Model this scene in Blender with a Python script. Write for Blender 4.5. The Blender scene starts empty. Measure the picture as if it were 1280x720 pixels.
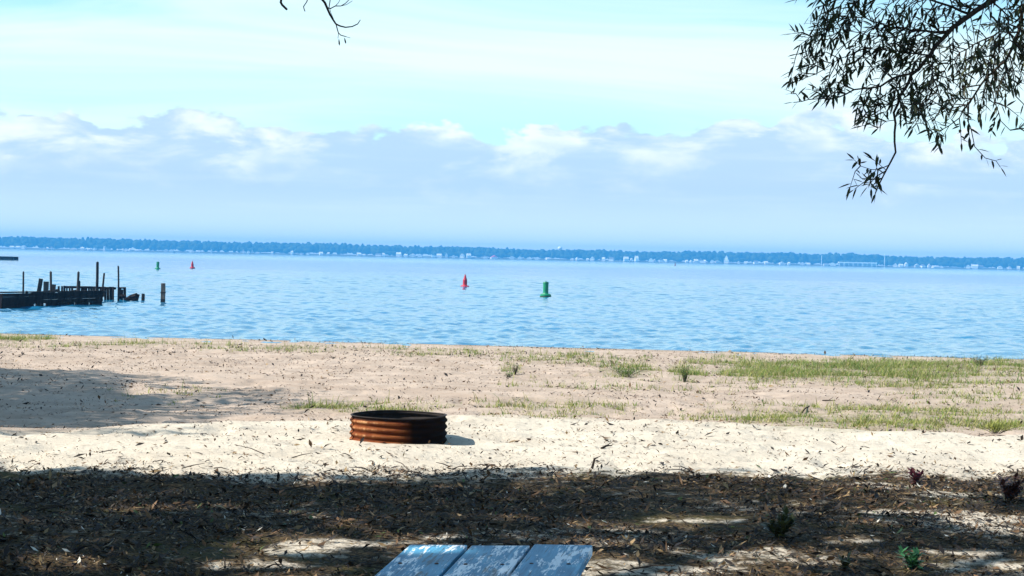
import bpy, bmesh, math, random
import numpy as np
from mathutils import Vector, Matrix

random.seed(7)
rng = np.random.default_rng(7)
S = bpy.context.scene
COL = S.collection
R = math.radians

# ------------------------------------------------------------------ camera
F = 2300.0                      # focal length in photo pixels (photo 1280 wide)
CAM = np.array([0.0, 0.0, 1.8])
PITCH, ROLL = math.atan((360 - 322.8) / F), R(1.19)
FWD = np.array([0, math.cos(PITCH), -math.sin(PITCH)])
UP0 = np.array([0, math.sin(PITCH), math.cos(PITCH)])
RT0 = np.array([1.0, 0, 0])
RT = math.cos(ROLL) * RT0 + math.sin(ROLL) * UP0
UP = -math.sin(ROLL) * RT0 + math.cos(ROLL) * UP0
cd = bpy.data.cameras.new('camera')
cam = bpy.data.objects.new('camera', cd)
COL.objects.link(cam)
cd.sensor_width = 36
cd.lens = 36 * F / 1280
cd.clip_start = 0.1
cd.clip_end = 20000
m = Matrix(((RT[0], UP[0], -FWD[0], CAM[0]), (RT[1], UP[1], -FWD[1], CAM[1]),
            (RT[2], UP[2], -FWD[2], CAM[2]), (0, 0, 0, 1)))
cam.matrix_world = m
S.camera = cam

# ------------------------------------------------------------------ light
SUN_EL, SUN_AZ = R(43), R(-98)          # azimuth from +Y towards +X
SUN = np.array([math.sin(SUN_AZ) * math.cos(SUN_EL), math.cos(SUN_AZ) * math.cos(SUN_EL), math.sin(SUN_EL)])
sd = bpy.data.lights.new('sun', 'SUN')
sd.energy = 4.6
sd.angle = R(0.5)
sd.color = (1.0, 0.94, 0.85)
so = bpy.data.objects.new('sun', sd)
COL.objects.link(so)
so.rotation_euler = Vector(SUN).to_track_quat('Z', 'Y').to_euler()
so.location = (-30, -10, 60)

S.view_settings.view_transform = 'Standard'
S.view_settings.look = 'None'
S.view_settings.exposure = 0.95
S.view_settings.gamma = 1.0
S.view_settings.use_curve_mapping = False
S.render.engine = 'CYCLES'
cy = S.cycles
cy.use_denoising = True
cy.max_bounces = 6
cy.diffuse_bounces = 3
cy.glossy_bounces = 3
cy.transmission_bounces = 3
cy.transparent_max_bounces = 6
cy.volume_bounces = 0
cy.sample_clamp_indirect = 6


class NT:
    """tiny node-tree writer"""
    def __init__(s, tree):
        s.t = tree
        tree.nodes.clear()

    def n(s, typ, **kw):
        nd = s.t.nodes.new(typ)
        for k, v in kw.items():
            if k.startswith('i_'):
                key = k[2:]
                key = int(key) if key.isdigit() else key.replace('_', ' ')
                if isinstance(v, bpy.types.NodeSocket):
                    s.t.links.new(v, nd.inputs[key])
                else:
                    nd.inputs[key].default_value = v
            else:
                setattr(nd, k, v)
        return nd

    def link(s, a, b):
        s.t.links.new(a, b)

    def math(s, op, a, b=0.0, c=None, clamp=False):
        nd = s.n('ShaderNodeMath', operation=op, use_clamp=clamp)
        for i, v in enumerate((a, b, c)):
            if v is None:
                continue
            if isinstance(v, bpy.types.NodeSocket):
                s.link(v, nd.inputs[i])
            else:
                nd.inputs[i].default_value = v
        return nd.outputs[0]

    def maprange(s, v, a, b, c=0.0, d=1.0, smooth=True):
        nd = s.n('ShaderNodeMapRange', interpolation_type='SMOOTHSTEP' if smooth else 'LINEAR')
        s.link(v, nd.inputs[0])
        for i, q in enumerate((a, b, c, d)):
            if isinstance(q, bpy.types.NodeSocket):
                s.link(q, nd.inputs[i + 1])
            else:
                nd.inputs[i + 1].default_value = q
        return nd.outputs[0]

    def mix(s, f, a, b, mode='MIX'):
        nd = s.n('ShaderNodeMix', data_type='RGBA', blend_type=mode)
        for i, v in ((0, f), (6, a), (7, b)):
            if isinstance(v, bpy.types.NodeSocket):
                s.link(v, nd.inputs[i])
            elif i == 0:
                nd.inputs[i].default_value = v
            else:
                nd.inputs[i].default_value = (*v, 1) if len(v) == 3 else v
        return nd.outputs[2]

    def noise(s, vec, scale, detail=3, rough=0.55, dist=0.0):
        nd = s.n('ShaderNodeTexNoise', i_Scale=scale, i_Detail=detail, i_Roughness=rough, i_Distortion=dist)
        if vec is not None:
            s.link(vec, nd.inputs['Vector'])
        return nd.outputs['Fac']

    def mapping(s, vec, scale=(1, 1, 1), rot=(0, 0, 0), loc=(0, 0, 0)):
        nd = s.n('ShaderNodeMapping', i_Scale=scale, i_Rotation=rot, i_Location=loc)
        s.link(vec, nd.inputs['Vector'])
        return nd.outputs[0]


# ------------------------------------------------------------------ sky
W = bpy.data.worlds.new('World')
S.world = W
W.use_nodes = True
w = NT(W.node_tree)
tc = w.n('ShaderNodeTexCoord')
sep = w.n('ShaderNodeSeparateXYZ', i_0=tc.outputs['Generated'])
X, Y, Z = sep.outputs
sky = w.n('ShaderNodeTexSky', sky_type='NISHITA', sun_disc=False, sun_elevation=SUN_EL, sun_rotation=SUN_AZ,
          air_density=1.0, dust_density=0.6, ozone_density=2.0)
az = w.math('ARCTAN2', X, Y)
elev = w.math('MULTIPLY', w.math('ARCSINE', Z), 57.2958)          # degrees
deg = w.math('MULTIPLY', az, 57.2958)
cvec = w.n('ShaderNodeCombineXYZ', i_0=deg, i_1=w.math('MULTIPLY', elev, 1.9)).outputs[0]
base = w.mix(1.0, sky.outputs[0], (1.0, 1.36, 1.38), 'MULTIPLY')
# thin high cloud veil
veil = w.noise(w.mapping(cvec, (0.045, 0.15, 1), loc=(3.1, 0.4, 0)), 1.0, 5, 0.6, 0.8)
veilm = w.maprange(veil, 0.36, 0.68, 0.08, 0.82)
veilm = w.math('ADD', veilm, w.maprange(w.math('ABSOLUTE', w.math('SUBTRACT', elev, 5.6)), 1.9, 0.3, 0, 0.38), clamp=True)
veilm = w.math('MULTIPLY', veilm, w.maprange(elev, 35, 9, 0.25, 1))
c1 = w.mix(veilm, base, (6.2, 7.7, 7.9))
# cumulus bank low over the water
topn = w.noise(w.n('ShaderNodeCombineXYZ', i_0=w.math('ADD', deg, 4.0)).outputs[0], 0.13, 1, 0.5)
lump = w.noise(cvec, 0.42, 6, 0.55, 0.2)
wob = w.n('ShaderNodeVectorMath', operation='ADD', i_0=cvec, i_1=w.n('ShaderNodeCombineXYZ', i_0=w.math('MULTIPLY', lump, 0.9), i_1=w.math('MULTIPLY', lump, -0.7)).outputs[0]).outputs[0]
v1_ = w.n('ShaderNodeTexVoronoi', feature='SMOOTH_F1', i_Scale=0.46, i_Smoothness=0.35, i_Randomness=1.0, i_Vector=wob).outputs['Distance']
v2_ = w.n('ShaderNodeTexVoronoi', feature='SMOOTH_F1', i_Scale=1.25, i_Smoothness=0.3, i_Randomness=1.0, i_Vector=wob).outputs['Distance']
fine = w.noise(cvec, 1.7, 5, 0.6)
puff = w.math('ADD', w.math('MULTIPLY', w.math('SUBTRACT', 0.55, v1_), 1.25), w.math('MULTIPLY', w.math('SUBTRACT', 0.5, v2_), 0.6))
top = w.math('ADD', w.maprange(topn, 0.25, 0.75, 3.3, 5.0, False), w.math('ADD', puff, w.math('ADD', w.math('MULTIPLY', w.math('SUBTRACT', lump, 0.5), 2.4), w.math('MULTIPLY', w.math('SUBTRACT', fine, 0.5), 0.7))))
depth_in = w.math('SUBTRACT', top, elev)                           # >0 inside the bank
cm = w.maprange(depth_in, -0.08, 0.20, 0, 0.9)
billow = w.noise(w.mapping(cvec, (0.55, 0.9, 1), loc=(7, 2, 0)), 0.5, 6, 0.6, 0.35)
lit = w.math('MULTIPLY', w.maprange(w.math('ADD', billow, w.math('MULTIPLY', puff, 0.12)), 0.41, 0.63, 0, 1.0), w.maprange(depth_in, 2.3, 0.25, 0, 1))
ccol = w.mix(lit, (3.75, 5.05, 6.9), (7.2, 7.6, 7.7))
str_n = w.noise(w.mapping(cvec, (0.14, 1.0, 1), loc=(1, 5, 0)), 1.0, 5, 0.6)
ccol = w.mix(w.maprange(str_n, 0.46, 0.75, 0, 0.5), ccol, (5.0, 6.1, 7.4))
low = w.maprange(elev, 2.4, 0.4, 0, 0.97)
ccol = w.mix(low, ccol, (6.2, 7.3, 7.8))
c2 = w.mix(cm, c1, ccol)
bg = w.n('ShaderNodeBackground', i_0=c2, i_1=0.08)
wo = w.n('ShaderNodeOutputWorld', i_0=bg.outputs[0])


# ------------------------------------------------------------------ picture <-> place helpers
def ray(px, py):
    v = F * FWD + (px - 640) * RT + (360 - py) * UP
    return v / np.linalg.norm(v)


def G(px, py, z=0.0):
    """point of the level plane z seen at photo pixel px,py"""
    v = ray(px, py)
    return CAM + v * ((z - CAM[2]) / v[2])


def P(px, py, d):
    """point at depth d (metres along +Y)"""
    v = ray(px, py)
    return CAM + v * (d / v[1])


def proj(p):
    p = np.asarray(p, float) - CAM
    d = p @ FWD
    dd = np.where(np.abs(d) < 1e-6, 1e-6, d)
    return 640 + F * (p @ RT) / dd, 360 - F * (p @ UP) / dd, d


# ------------------------------------------------------------------ numpy noise
def vnoise(x, y, seed=0):
    xi, yi = np.floor(x).astype(np.int64), np.floor(y).astype(np.int64)
    fx, fy = x - xi, y - yi
    fx, fy = fx * fx * (3 - 2 * fx), fy * fy * (3 - 2 * fy)

    def h(a, b):
        n = (a * 374761393 + b * 668265263 + seed * 1442695041) & 0xFFFFFFFF
        n = ((n ^ (n >> 13)) * 1274126177) & 0xFFFFFFFF
        return ((n ^ (n >> 16)) & 0xFFFF) / 65535.0
    a = h(xi, yi) * (1 - fx) + h(xi + 1, yi) * fx
    b = h(xi, yi + 1) * (1 - fx) + h(xi + 1, yi + 1) * fx
    return a * (1 - fy) + b * fy


def fbm(x, y, o=4, seed=0):
    s, a, t = 0, 1.0, 0
    for i in range(o):
        s = s + a * vnoise(x * 2 ** i, y * 2 ** i, seed + i)
        t += a
        a *= 0.5
    return s / t


def sstep(a, b, x):
    t = np.clip((x - a) / (b - a), 0, 1)
    return t * t * (3 - 2 * t)


# ------------------------------------------------------------------ object helpers
def tag(o, label=None, cat=None, group=None, kind=None):
    for k, v in (('label', label), ('category', cat), ('group', group), ('kind', kind)):
        if v:
            o[k] = v
    return o


def empty(name, loc=(0, 0, 0), rz=0.0):
    o = bpy.data.objects.new(name, None)
    o.empty_display_size = 0.2
    o.location = loc
    o.rotation_euler = (0, 0, rz)
    COL.objects.link(o)
    return o


def link_mesh(name, me, mats, parent=None, smooth=False):
    o = bpy.data.objects.new(name, me)
    COL.objects.link(o)
    for mt in (mats if isinstance(mats, (list, tuple)) else [mats]):
        me.materials.append(mt)
    if parent is not None:
        o.parent = parent
    if smooth:
        me.polygons.foreach_set('use_smooth', [True] * len(me.polygons))
    return o


def np_mesh(name, verts, faces, matidx=None):
    """faces: (M,k) int array"""
    me = bpy.data.meshes.new(name)
    verts = np.asarray(verts, np.float32)
    faces = np.asarray(faces, np.int32)
    me.vertices.add(len(verts))
    me.vertices.foreach_set('co', verts.ravel())
    M, k = faces.shape
    me.loops.add(M * k)
    me.loops.foreach_set('vertex_index', faces.ravel())
    me.polygons.add(M)
    me.polygons.foreach_set('loop_start', np.arange(0, M * k, k, dtype=np.int32))
    if matidx is not None:
        me.polygons.foreach_set('material_index', np.asarray(matidx, np.int32))
    me.update()
    me.validate()
    return me


class MB:
    """collects boxes, tubes and lathes; build() links them as one mesh object"""
    def __init__(s):
        s.v, s.f = [], []

    def add(s, vs, fs):
        b = len(s.v)
        s.v += [tuple(map(float, q)) for q in vs]
        s.f += [tuple(b + i for i in q) for q in fs]
        return s

    def box(s, c, size, rot=None, jit=0.0):
        hx, hy, hz = (q / 2 for q in size)
        vs = [Vector((x, y, z)) for x in (-hx, hx) for y in (-hy, hy) for z in (-hz, hz)]
        if jit:
            vs = [q + Vector((random.uniform(-jit, jit), random.uniform(-jit, jit), random.uniform(-jit, jit))) for q in vs]
        if rot is not None:
            vs = [rot @ q for q in vs]
        vs = [q + Vector(c) for q in vs]
        return s.add(vs, [(0, 1, 3, 2), (4, 6, 7, 5), (0, 4, 5, 1), (2, 3, 7, 6), (0, 2, 6, 4), (1, 5, 7, 3)])

    def tube(s, pts, rad, k=6, cap=True):
        pts = [np.asarray(p, float) for p in pts]
        n = len(pts)
        if not isinstance(rad, (list, tuple, np.ndarray)):
            rad = [rad] * n
        vs, fs = [], []
        u = None
        for i in range(n):
            t = pts[min(i + 1, n - 1)] - pts[max(i - 1, 0)]
            t = t / (np.linalg.norm(t) + 1e-9)
            if u is None:
                a = np.array([0, 0, 1.0]) if abs(t[2]) < 0.9 else np.array([1.0, 0, 0])
                u = np.cross(t, a)
            else:
                u = u - t * (u @ t)
            u = u / (np.linalg.norm(u) + 1e-9)
            q = np.cross(t, u)
            for j in range(k):
                an = 2 * math.pi * j / k
                vs.append(pts[i] + rad[i] * (math.cos(an) * u + math.sin(an) * q))
        for i in range(n - 1):
            for j in range(k):
                a, b = i * k + j, i * k + (j + 1) % k
                fs.append((a, b, b + k, a + k))
        if cap:
            fs.append(tuple(reversed(range(k))))
            fs.append(tuple(range((n - 1) * k, n * k)))
        return s.add(vs, fs)

    def lathe(s, prof, k=24, c=(0, 0, 0), closed=False):
        """prof: (r,z) list"""
        vs, fs = [], []
        n = len(prof)
        for r, z in prof:
            for j in range(k):
                an = 2 * math.pi * j / k
                vs.append((c[0] + r * math.cos(an), c[1] + r * math.sin(an), c[2] + z))
        for i in range(n if closed else n - 1):
            i2 = (i + 1) % n
            for j in range(k):
                j2 = (j + 1) % k
                fs.append((i * k + j, i * k + j2, i2 * k + j2, i2 * k + j))
        if not closed:
            if prof[0][0] > 1e-5:
                fs.append(tuple(reversed(range(k))))
            if prof[-1][0] > 1e-5:
                fs.append(tuple(range((n - 1) * k, n * k)))
        return s.add(vs, fs)

    def build(s, name, mat, parent=None, smooth=False):
        me = bpy.data.meshes.new(name)
        me.from_pydata(s.v, [], s.f)
        me.update()
        return link_mesh(name, me, mat, parent, smooth)


def bevel(o, wd, seg=1):
    mo = o.modifiers.new('bevel', 'BEVEL')
    mo.width = wd
    mo.segments = seg
    mo.limit_method = 'ANGLE'


# ------------------------------------------------------------------ materials
def mat(name, col, rough=0.7, var=0.25, scale=6.0, spec=0.3, metal=0.0, bump=0.0, bscale=None, stretch=(1, 1, 1), col2=None, trans=0.0):
    mt = bpy.data.materials.new(name)
    mt.use_nodes = True
    t = NT(mt.node_tree)
    c = t.n('ShaderNodeTexCoord')
    vec = t.mapping(c.outputs['Object'], stretch)
    nz = t.noise(vec, scale, 4, 0.6)
    a = tuple(q * (1 - var) for q in col)
    b = col2 if col2 else tuple(min(1, q * (1 + var)) for q in col)
    cc = t.mix(t.maprange(nz, 0.35, 0.65), a, b)
    p = t.n('ShaderNodeBsdfPrincipled', i_Base_Color=cc, i_Roughness=rough, i_Metallic=metal)
    p.inputs['Specular IOR Level'].default_value = spec
    if trans:
        p.inputs['Transmission Weight'].default_value = 0
    if bump:
        bn = t.n('ShaderNodeBump', i_Strength=0.6, i_Distance=bump, i_Height=t.noise(vec, bscale or scale * 4, 4, 0.6))
        t.link(bn.outputs[0], p.inputs['Normal'])
    t.n('ShaderNodeOutputMaterial', i_Surface=p.outputs[0])
    return mt


def leaf_mat(name, col, col2, tr=0.25, rough=0.5):
    mt = bpy.data.materials.new(name)
    mt.use_nodes = True
    t = NT(mt.node_tree)
    g = t.n('ShaderNodeNewGeometry')
    nz = t.noise(g.outputs['Position'], 9.0, 2)
    cc = t.mix(t.maprange(nz, 0.35, 0.65), col, col2)
    d = t.n('ShaderNodeBsdfPrincipled', i_Base_Color=cc, i_Roughness=rough)
    d.inputs['Specular IOR Level'].default_value = 0.3
    tl = t.n('ShaderNodeBsdfTranslucent', i_Color=cc)
    ms = t.n('ShaderNodeMixShader', i_0=tr)
    t.link(d.outputs[0], ms.inputs[1])
    t.link(tl.outputs[0], ms.inputs[2])
    t.n('ShaderNodeOutputMaterial', i_Surface=ms.outputs[0])
    return mt


M_bark = mat('bark', (0.06, 0.045, 0.035), 0.9, 0.35, 14, 0.1, bump=0.02, stretch=(1, 1, 0.2))
M_twig = mat('twig_bark', (0.035, 0.026, 0.02), 0.9, 0.3, 20, 0.1)
M_willow = leaf_mat('willow_leaf', (0.018, 0.028, 0.010), (0.036, 0.048, 0.014), 0.06)
M_crown = leaf_mat('broad_leaf', (0.05, 0.085, 0.02), (0.09, 0.13, 0.03), 0.10)
M_rust = None
RAD_ = 0.462
M_old = mat('old_dock_timber', (0.020, 0.016, 0.014), 0.95, 0.4, 5, 0.05, bump=0.01, stretch=(1, 1, 0.3))
M_pile = mat('weathered_pile', (0.10, 0.085, 0.07), 0.9, 0.35, 5, 0.1, bump=0.01, stretch=(1, 1, 0.15))
M_pilemid = mat('grey_brown_pile', (0.05, 0.042, 0.036), 0.9, 0.35, 5, 0.1, bump=0.01, stretch=(1, 1, 0.15))
M_piledark = mat('dark_pile', (0.022, 0.019, 0.018), 0.9, 0.35, 5, 0.1, bump=0.01, stretch=(1, 1, 0.15))

# sunny gaps in the shade, with barer sand brightening them in the ground colour, in photo pixels
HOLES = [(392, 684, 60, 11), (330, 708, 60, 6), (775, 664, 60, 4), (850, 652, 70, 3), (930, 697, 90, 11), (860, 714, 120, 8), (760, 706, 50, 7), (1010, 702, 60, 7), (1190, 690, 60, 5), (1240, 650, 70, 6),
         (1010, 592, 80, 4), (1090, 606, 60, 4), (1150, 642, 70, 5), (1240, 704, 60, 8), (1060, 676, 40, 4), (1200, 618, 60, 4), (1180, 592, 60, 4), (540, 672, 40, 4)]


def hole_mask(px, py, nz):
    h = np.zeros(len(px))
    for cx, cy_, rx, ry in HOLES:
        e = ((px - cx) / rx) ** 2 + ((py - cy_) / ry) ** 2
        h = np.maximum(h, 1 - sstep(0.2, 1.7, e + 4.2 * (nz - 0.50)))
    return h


# ------------------------------------------------------------------ ground
WATER = -0.6


def shoreline(x):
    return 50.2 - 0.09 * x


def crest(x):
    return np.interp(x, [-9, -5, -2, 0, 3, 6], [17.4, 18.0, 19.9, 20.7, 20.3, 19.6]) + 0.5 * (fbm(x * 0.9, x * 0 + 3.3, 3, 5) - 0.5)


def ground_h(x, y):
    x = np.asarray(x, float)
    y = np.asarray(y, float)
    c = crest(x)
    ys = shoreline(x) + 0.5 * (fbm(x * 0.25, x * 0 + 9.1, 3, 8) - 0.5)
    sharp = np.interp(x, [-6, -1, 2], [2.6, 1.8, 1.1])
    z = -0.15 * sstep(c - 0.1, c + sharp, y)
    z = z + np.where(y > c, (WATER + 0.15) * np.clip((y - c - 1.0) / (ys - c - 1.0), 0, 1.0), 0)
    z = z - 0.05 * np.clip(y - ys, 0, 26)
    amp = np.interp(y, [0, 8, 19, 24, 40, 48, 52], [0.10, 0.10, 0.09, 0.12, 0.10, 0.02, 0.01])
    z = z + amp * (fbm(x * 0.45 + 11, y * 0.45, 3, 21) - 0.5)
    z = z + np.interp(y, [0, 14, 18, 46, 50], [0.05, 0.05, 0.07, 0.09, 0.0]) * (fbm(x * 1.7, y * 1.7, 4, 31) - 0.5)
    # scuffs and footprints in the loose sand
    foot = np.clip(0.42 - vnoise(x * 3.1 + 4, y * 3.1, 77), 0, 1)
    z = z - np.interp(y, [13, 16, 44, 48], [0.05, 0.11, 0.11, 0.0]) * foot
    z = z + 0.04 * np.exp(-((y - c + 0.5) / 0.8) ** 2) * np.interp(x, [-3, 2], [0.3, 1])
    z = z + 0.02 * np.clip(-y - 2, 0, 60) * 0.5
    return z


rows = [-70, -50, -35, -25, -16, -10, -6, -3, -1, 0.5, 2, 3, 3.8]
d = 4.4
while d < 62:
    rows.append(d)
    d += max(0.045, 0.0052 * d)
rows += [64, 68, 74, 80]
rows = np.array(rows)
u = np.linspace(-1, 1, 421)
uu = np.sign(u) * (0.30 * np.abs(u) + 0.06 * np.abs(u) ** 3 + 2.6 * np.abs(u) ** 14)
yy = np.repeat(rows[:, None], len(u), 1)
xx = uu[None, :] * (np.maximum(yy, 6) + 3)
zz = ground_h(xx, yy)
verts = np.stack([xx, yy, zz], -1).reshape(-1, 3)
nr, nc = yy.shape
ii = (np.arange(nr - 1)[:, None] * nc + np.arange(nc - 1)[None, :]).ravel()
faces = np.stack([ii, ii + 1, ii + nc + 1, ii + nc], -1)
gm = np_mesh('sand_beach', verts, faces)


def px_of(x, y, z):
    return proj(np.stack([x, y, z], -1))


# vegetation density read off the photo, in photo pixels -> used for ground litter and sprouts
VEG = [  # cx, cy, rx, ry, weight
    (1090, 465, 190, 13, 1.0), (1230, 462, 90, 12, 0.7), (960, 462, 60, 9, 0.35), (1160, 480, 130, 8, 0.35), (785, 464, 38, 8, 0.9), (858, 467, 24, 11, 0.7),
    (1100, 524, 190, 16, 0.9), (1240, 530, 60, 9, 0.9), (950, 520, 110, 16, 0.28), (690, 510, 100, 14, 0.3), (640, 463, 14, 9, 0.5),
    (455, 510, 100, 6, 0.8), (540, 507, 40, 5, 0.5), (220, 495, 90, 12, 0.07), (380, 437, 150, 4, 0.2), (25, 424, 45, 3, 0.5), (560, 442, 110, 4, 0.12),
    (720, 450, 90, 7, 0.3), (900, 452, 60, 7, 0.25), (1200, 500, 120, 10, 0.25), (160, 432, 160, 5, 0.16), (820, 480, 200, 12, 0.08),
]


def veg_density(x, y, z):
    px, py, dd = px_of(x, y, z)
    s = np.zeros_like(px)
    for cx, cy_, rx, ry, wt in VEG:
        e = ((px - cx) / rx) ** 2 + ((py - cy_) / ry) ** 2
        s = np.maximum(s, wt * np.clip(1.35 - e, 0, 1))
    return np.where(dd > 3, s, 0)


veg = veg_density(verts[:, 0], verts[:, 1], verts[:, 2])
vx, vy = verts[:, 0], verts[:, 1]
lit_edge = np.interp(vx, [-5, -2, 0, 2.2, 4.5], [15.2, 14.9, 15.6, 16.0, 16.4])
humus_shade = 1 - sstep(-0.9, 0.5, vy - lit_edge + 0.7 * (fbm(vx * 0.8, vy * 0.8, 3, 50) - 0.5))  # dark leaf mould that also deepens the tree shade through the ground colour
humus_shade = humus_shade * np.clip(0.28 + 1.1 * fbm(vx * 0.6, vy * 1.1, 3, 57), 0, 1)
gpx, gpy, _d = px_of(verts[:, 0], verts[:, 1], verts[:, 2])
humus_shade = humus_shade * np.interp(vy, [5, 10, 13], [0.64, 0.72, 0.92]) * (1 - 0.42 * hole_mask(gpx, gpy, fbm(vx * 3, vy * 3, 4, 18)) * (_d > 3))
dry = 1 - sstep(-0.25, 0.7, vy - crest(vx))
wet = sstep(-0.9, -0.1, vy - shoreline(vx))
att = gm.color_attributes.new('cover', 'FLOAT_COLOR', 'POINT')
att.data.foreach_set('color', np.stack([humus_shade, dry, veg, wet], -1).astype(np.float32).ravel())

mt = bpy.data.materials.new('sand')
mt.use_nodes = True
t = NT(mt.node_tree)
ca = t.n('ShaderNodeVertexColor', layer_name='cover')
sc = t.n('ShaderNodeSeparateColor', i_0=ca.outputs[0])
geo = t.n('ShaderNodeNewGeometry')
pos = geo.outputs['Position']
nb = t.noise(pos, 0.9, 4, 0.6)
nf = t.noise(pos, 34.0, 4, 0.75)
nm = t.noise(pos, 6.0, 6, 0.7)
dry_c = t.mix(t.maprange(nb, 0.3, 0.7), (0.50, 0.437, 0.35), (0.58, 0.518, 0.42))
low_c = t.mix(t.maprange(nb, 0.35, 0.65), (0.36, 0.280, 0.218), (0.45, 0.358, 0.285))
cc = t.mix(sc.outputs[1], low_c, dry_c)
cc = t.mix(t.maprange(nm, 0.53, 0.70, 0, 0.45), cc, (0.20, 0.16, 0.12))
cc = t.mix(t.maprange(nf, 0.56, 0.70, 0, 0.6), cc, (0.14, 0.11, 0.08))
cc = t.mix(t.math('MULTIPLY', sc.outputs[2], t.maprange(nm, 0.4, 0.6, 0.15, 0.6)), cc, (0.16, 0.15, 0.07))
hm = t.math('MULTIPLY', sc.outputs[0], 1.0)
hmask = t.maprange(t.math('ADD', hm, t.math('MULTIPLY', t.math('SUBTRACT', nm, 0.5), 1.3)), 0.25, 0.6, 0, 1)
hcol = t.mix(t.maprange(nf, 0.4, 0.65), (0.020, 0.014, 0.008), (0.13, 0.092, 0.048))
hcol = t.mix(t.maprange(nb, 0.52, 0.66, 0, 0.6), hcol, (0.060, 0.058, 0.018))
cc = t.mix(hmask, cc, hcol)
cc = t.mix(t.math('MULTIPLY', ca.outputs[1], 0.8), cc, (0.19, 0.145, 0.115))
p = t.n('ShaderNodeBsdfPrincipled', i_Base_Color=cc, i_Roughness=0.95)
p.inputs['Specular IOR Level'].default_value = 0.1
hh = t.math('ADD', t.math('MULTIPLY', nm, 1.0), t.math('MULTIPLY', nf, 0.35))
bn = t.n('ShaderNodeBump', i_Strength=0.8, i_Distance=0.05, i_Height=hh)
t.link(bn.outputs[0], p.inputs['Normal'])
t.n('ShaderNodeOutputMaterial', i_Surface=p.outputs[0])
M_sand = mt
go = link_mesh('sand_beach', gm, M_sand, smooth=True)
tag(go, 'pale sandy beach sloping down to the lake', kind='structure')

# ------------------------------------------------------------------ lake
mt = bpy.data.materials.new('lake_water')
mt.use_nodes = True
t = NT(mt.node_tree)
geo = t.n('ShaderNodeNewGeometry')
pos = geo.outputs['Position']
sp = t.n('ShaderNodeSeparateXYZ', i_0=pos)
yd = sp.outputs[1]
n1 = t.noise(t.mapping(pos, (0.55, 1.0, 1), rot=(0, 0, R(8))), 1.5, 3, 0.6, 0.4)
n2 = t.noise(t.mapping(pos, (0.5, 1.0, 1), rot=(0, 0, R(-6))), 0.42, 4, 0.6, 0.5)
n3 = t.noise(t.mapping(pos, (0.25, 1.0, 1)), 0.03, 3, 0.6, 0.3)       # wind patches
gust = t.maprange(n3, 0.3, 0.7, 0.65, 1.25)
hgt = t.math('ADD', t.math('MULTIPLY', n1, 0.30), t.math('MULTIPLY', n2, 0.9))
hgt = t.math('MULTIPLY', hgt, gust)
far = t.maprange(yd, 420, 1300, 1.0, 0.12)
bn = t.n('ShaderNodeBump', i_Distance=0.05, i_Height=hgt)
t.link(far, bn.inputs['Strength'])
far_pale = t.maprange(yd, 450, 1000, 0, 1)  # base colour pales towards the far shore
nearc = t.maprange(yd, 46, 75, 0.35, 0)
wc = t.mix(far_pale, (0.012, 0.145, 0.29), (0.42, 0.68, 0.70))
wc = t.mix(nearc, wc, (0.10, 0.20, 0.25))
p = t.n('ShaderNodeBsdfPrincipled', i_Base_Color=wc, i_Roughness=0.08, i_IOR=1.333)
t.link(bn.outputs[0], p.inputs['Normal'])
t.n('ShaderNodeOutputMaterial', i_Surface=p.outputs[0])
M_water = mt
ly = [30.0]
d = 44.0
while d < 3230:
    ly.append(d)
    d += 0.0017 * d if d < 260 else 0.0065 * d
ly.append(3232.0)
ly = np.array(ly)
u = np.linspace(-1, 1, 381)
uu = np.sign(u) * (0.29 * np.abs(u) + 0.08 * np.abs(u) ** 3)
LY = np.repeat(ly[:, None], len(u), 1)
LX = uu[None, :] * (LY + 6)
LX[:, 0], LX[:, -1] = -2100, 2100
step_ = np.gradient(ly)[:, None]
wz = np.zeros_like(LX)
for lam, amp, sx_, sd_ in ((0.30, 0.020, 1.5, 1), (0.50, 0.032, 2.0, 2), (0.90, 0.046, 1.7, 3), (2.0, 0.040, 1.3, 4), (5.0, 0.05, 0.9, 5), (13.0, 0.06, 0.7, 6)):
    fade = np.clip((lam / step_ - 1.6) / 1.2, 0, 1)
    if lam > 5:
        fade = fade * np.clip((LY - 110) / 250, 0, 1)
    sk = LX * 0.13
    wz += fade * amp * 2 * (vnoise(LX / lam * sx_ + sd_ * 7.7, (LY + sk) / lam, sd_ + 300) - 0.5)
gust = 0.62 + 0.76 * fbm(LX * 0.02, LY * 0.03, 3, 333)
calm = 1 - 0.85 * sstep(600, 1200, LY)
wz *= gust * calm * np.clip((LY - 44) / 6 + 0.25, 0.25, 1)
wz[:, :1] = 0
wz[:, -1:] = 0
lv = np.stack([LX, LY, WATER + wz], -1).reshape(-1, 3)
nc_ = len(u)
ii = (np.arange(len(ly) - 1)[:, None] * nc_ + np.arange(nc_ - 1)[None, :]).ravel()
lake = link_mesh('lake', np_mesh('lake', lv, np.stack([ii, ii + 1, ii + nc_ + 1, ii + nc_], -1)), M_water, smooth=True)
tag(lake, 'rippled blue lake reaching to the far shore', kind='structure')

# ------------------------------------------------------------------ far shore
SHORE = 3200.0
M_land = mat('far_shore_ground', (0.12, 0.12, 0.07), 0.95, 0.3, 0.02)
fx = np.linspace(-2100, 2100, 60)
prof = [(SHORE - 4, -1.2), (SHORE, WATER + 0.1), (SHORE + 8, 0.6), (SHORE + 40, 1.2), (SHORE + 200, 2.0), (SHORE + 440, 2.4)]
fv = np.array([(x, y + 4 * math.sin(x * 0.02), z) for y, z in prof for x in fx])
ii = (np.arange(len(prof) - 1)[:, None] * 60 + np.arange(59)[None, :]).ravel()
fs = link_mesh('far_shore', np_mesh('far_shore', fv, np.stack([ii, ii + 1, ii + 61, ii + 60], -1)), M_land)
tag(fs, 'low far shore across the lake', kind='structure')

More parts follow.
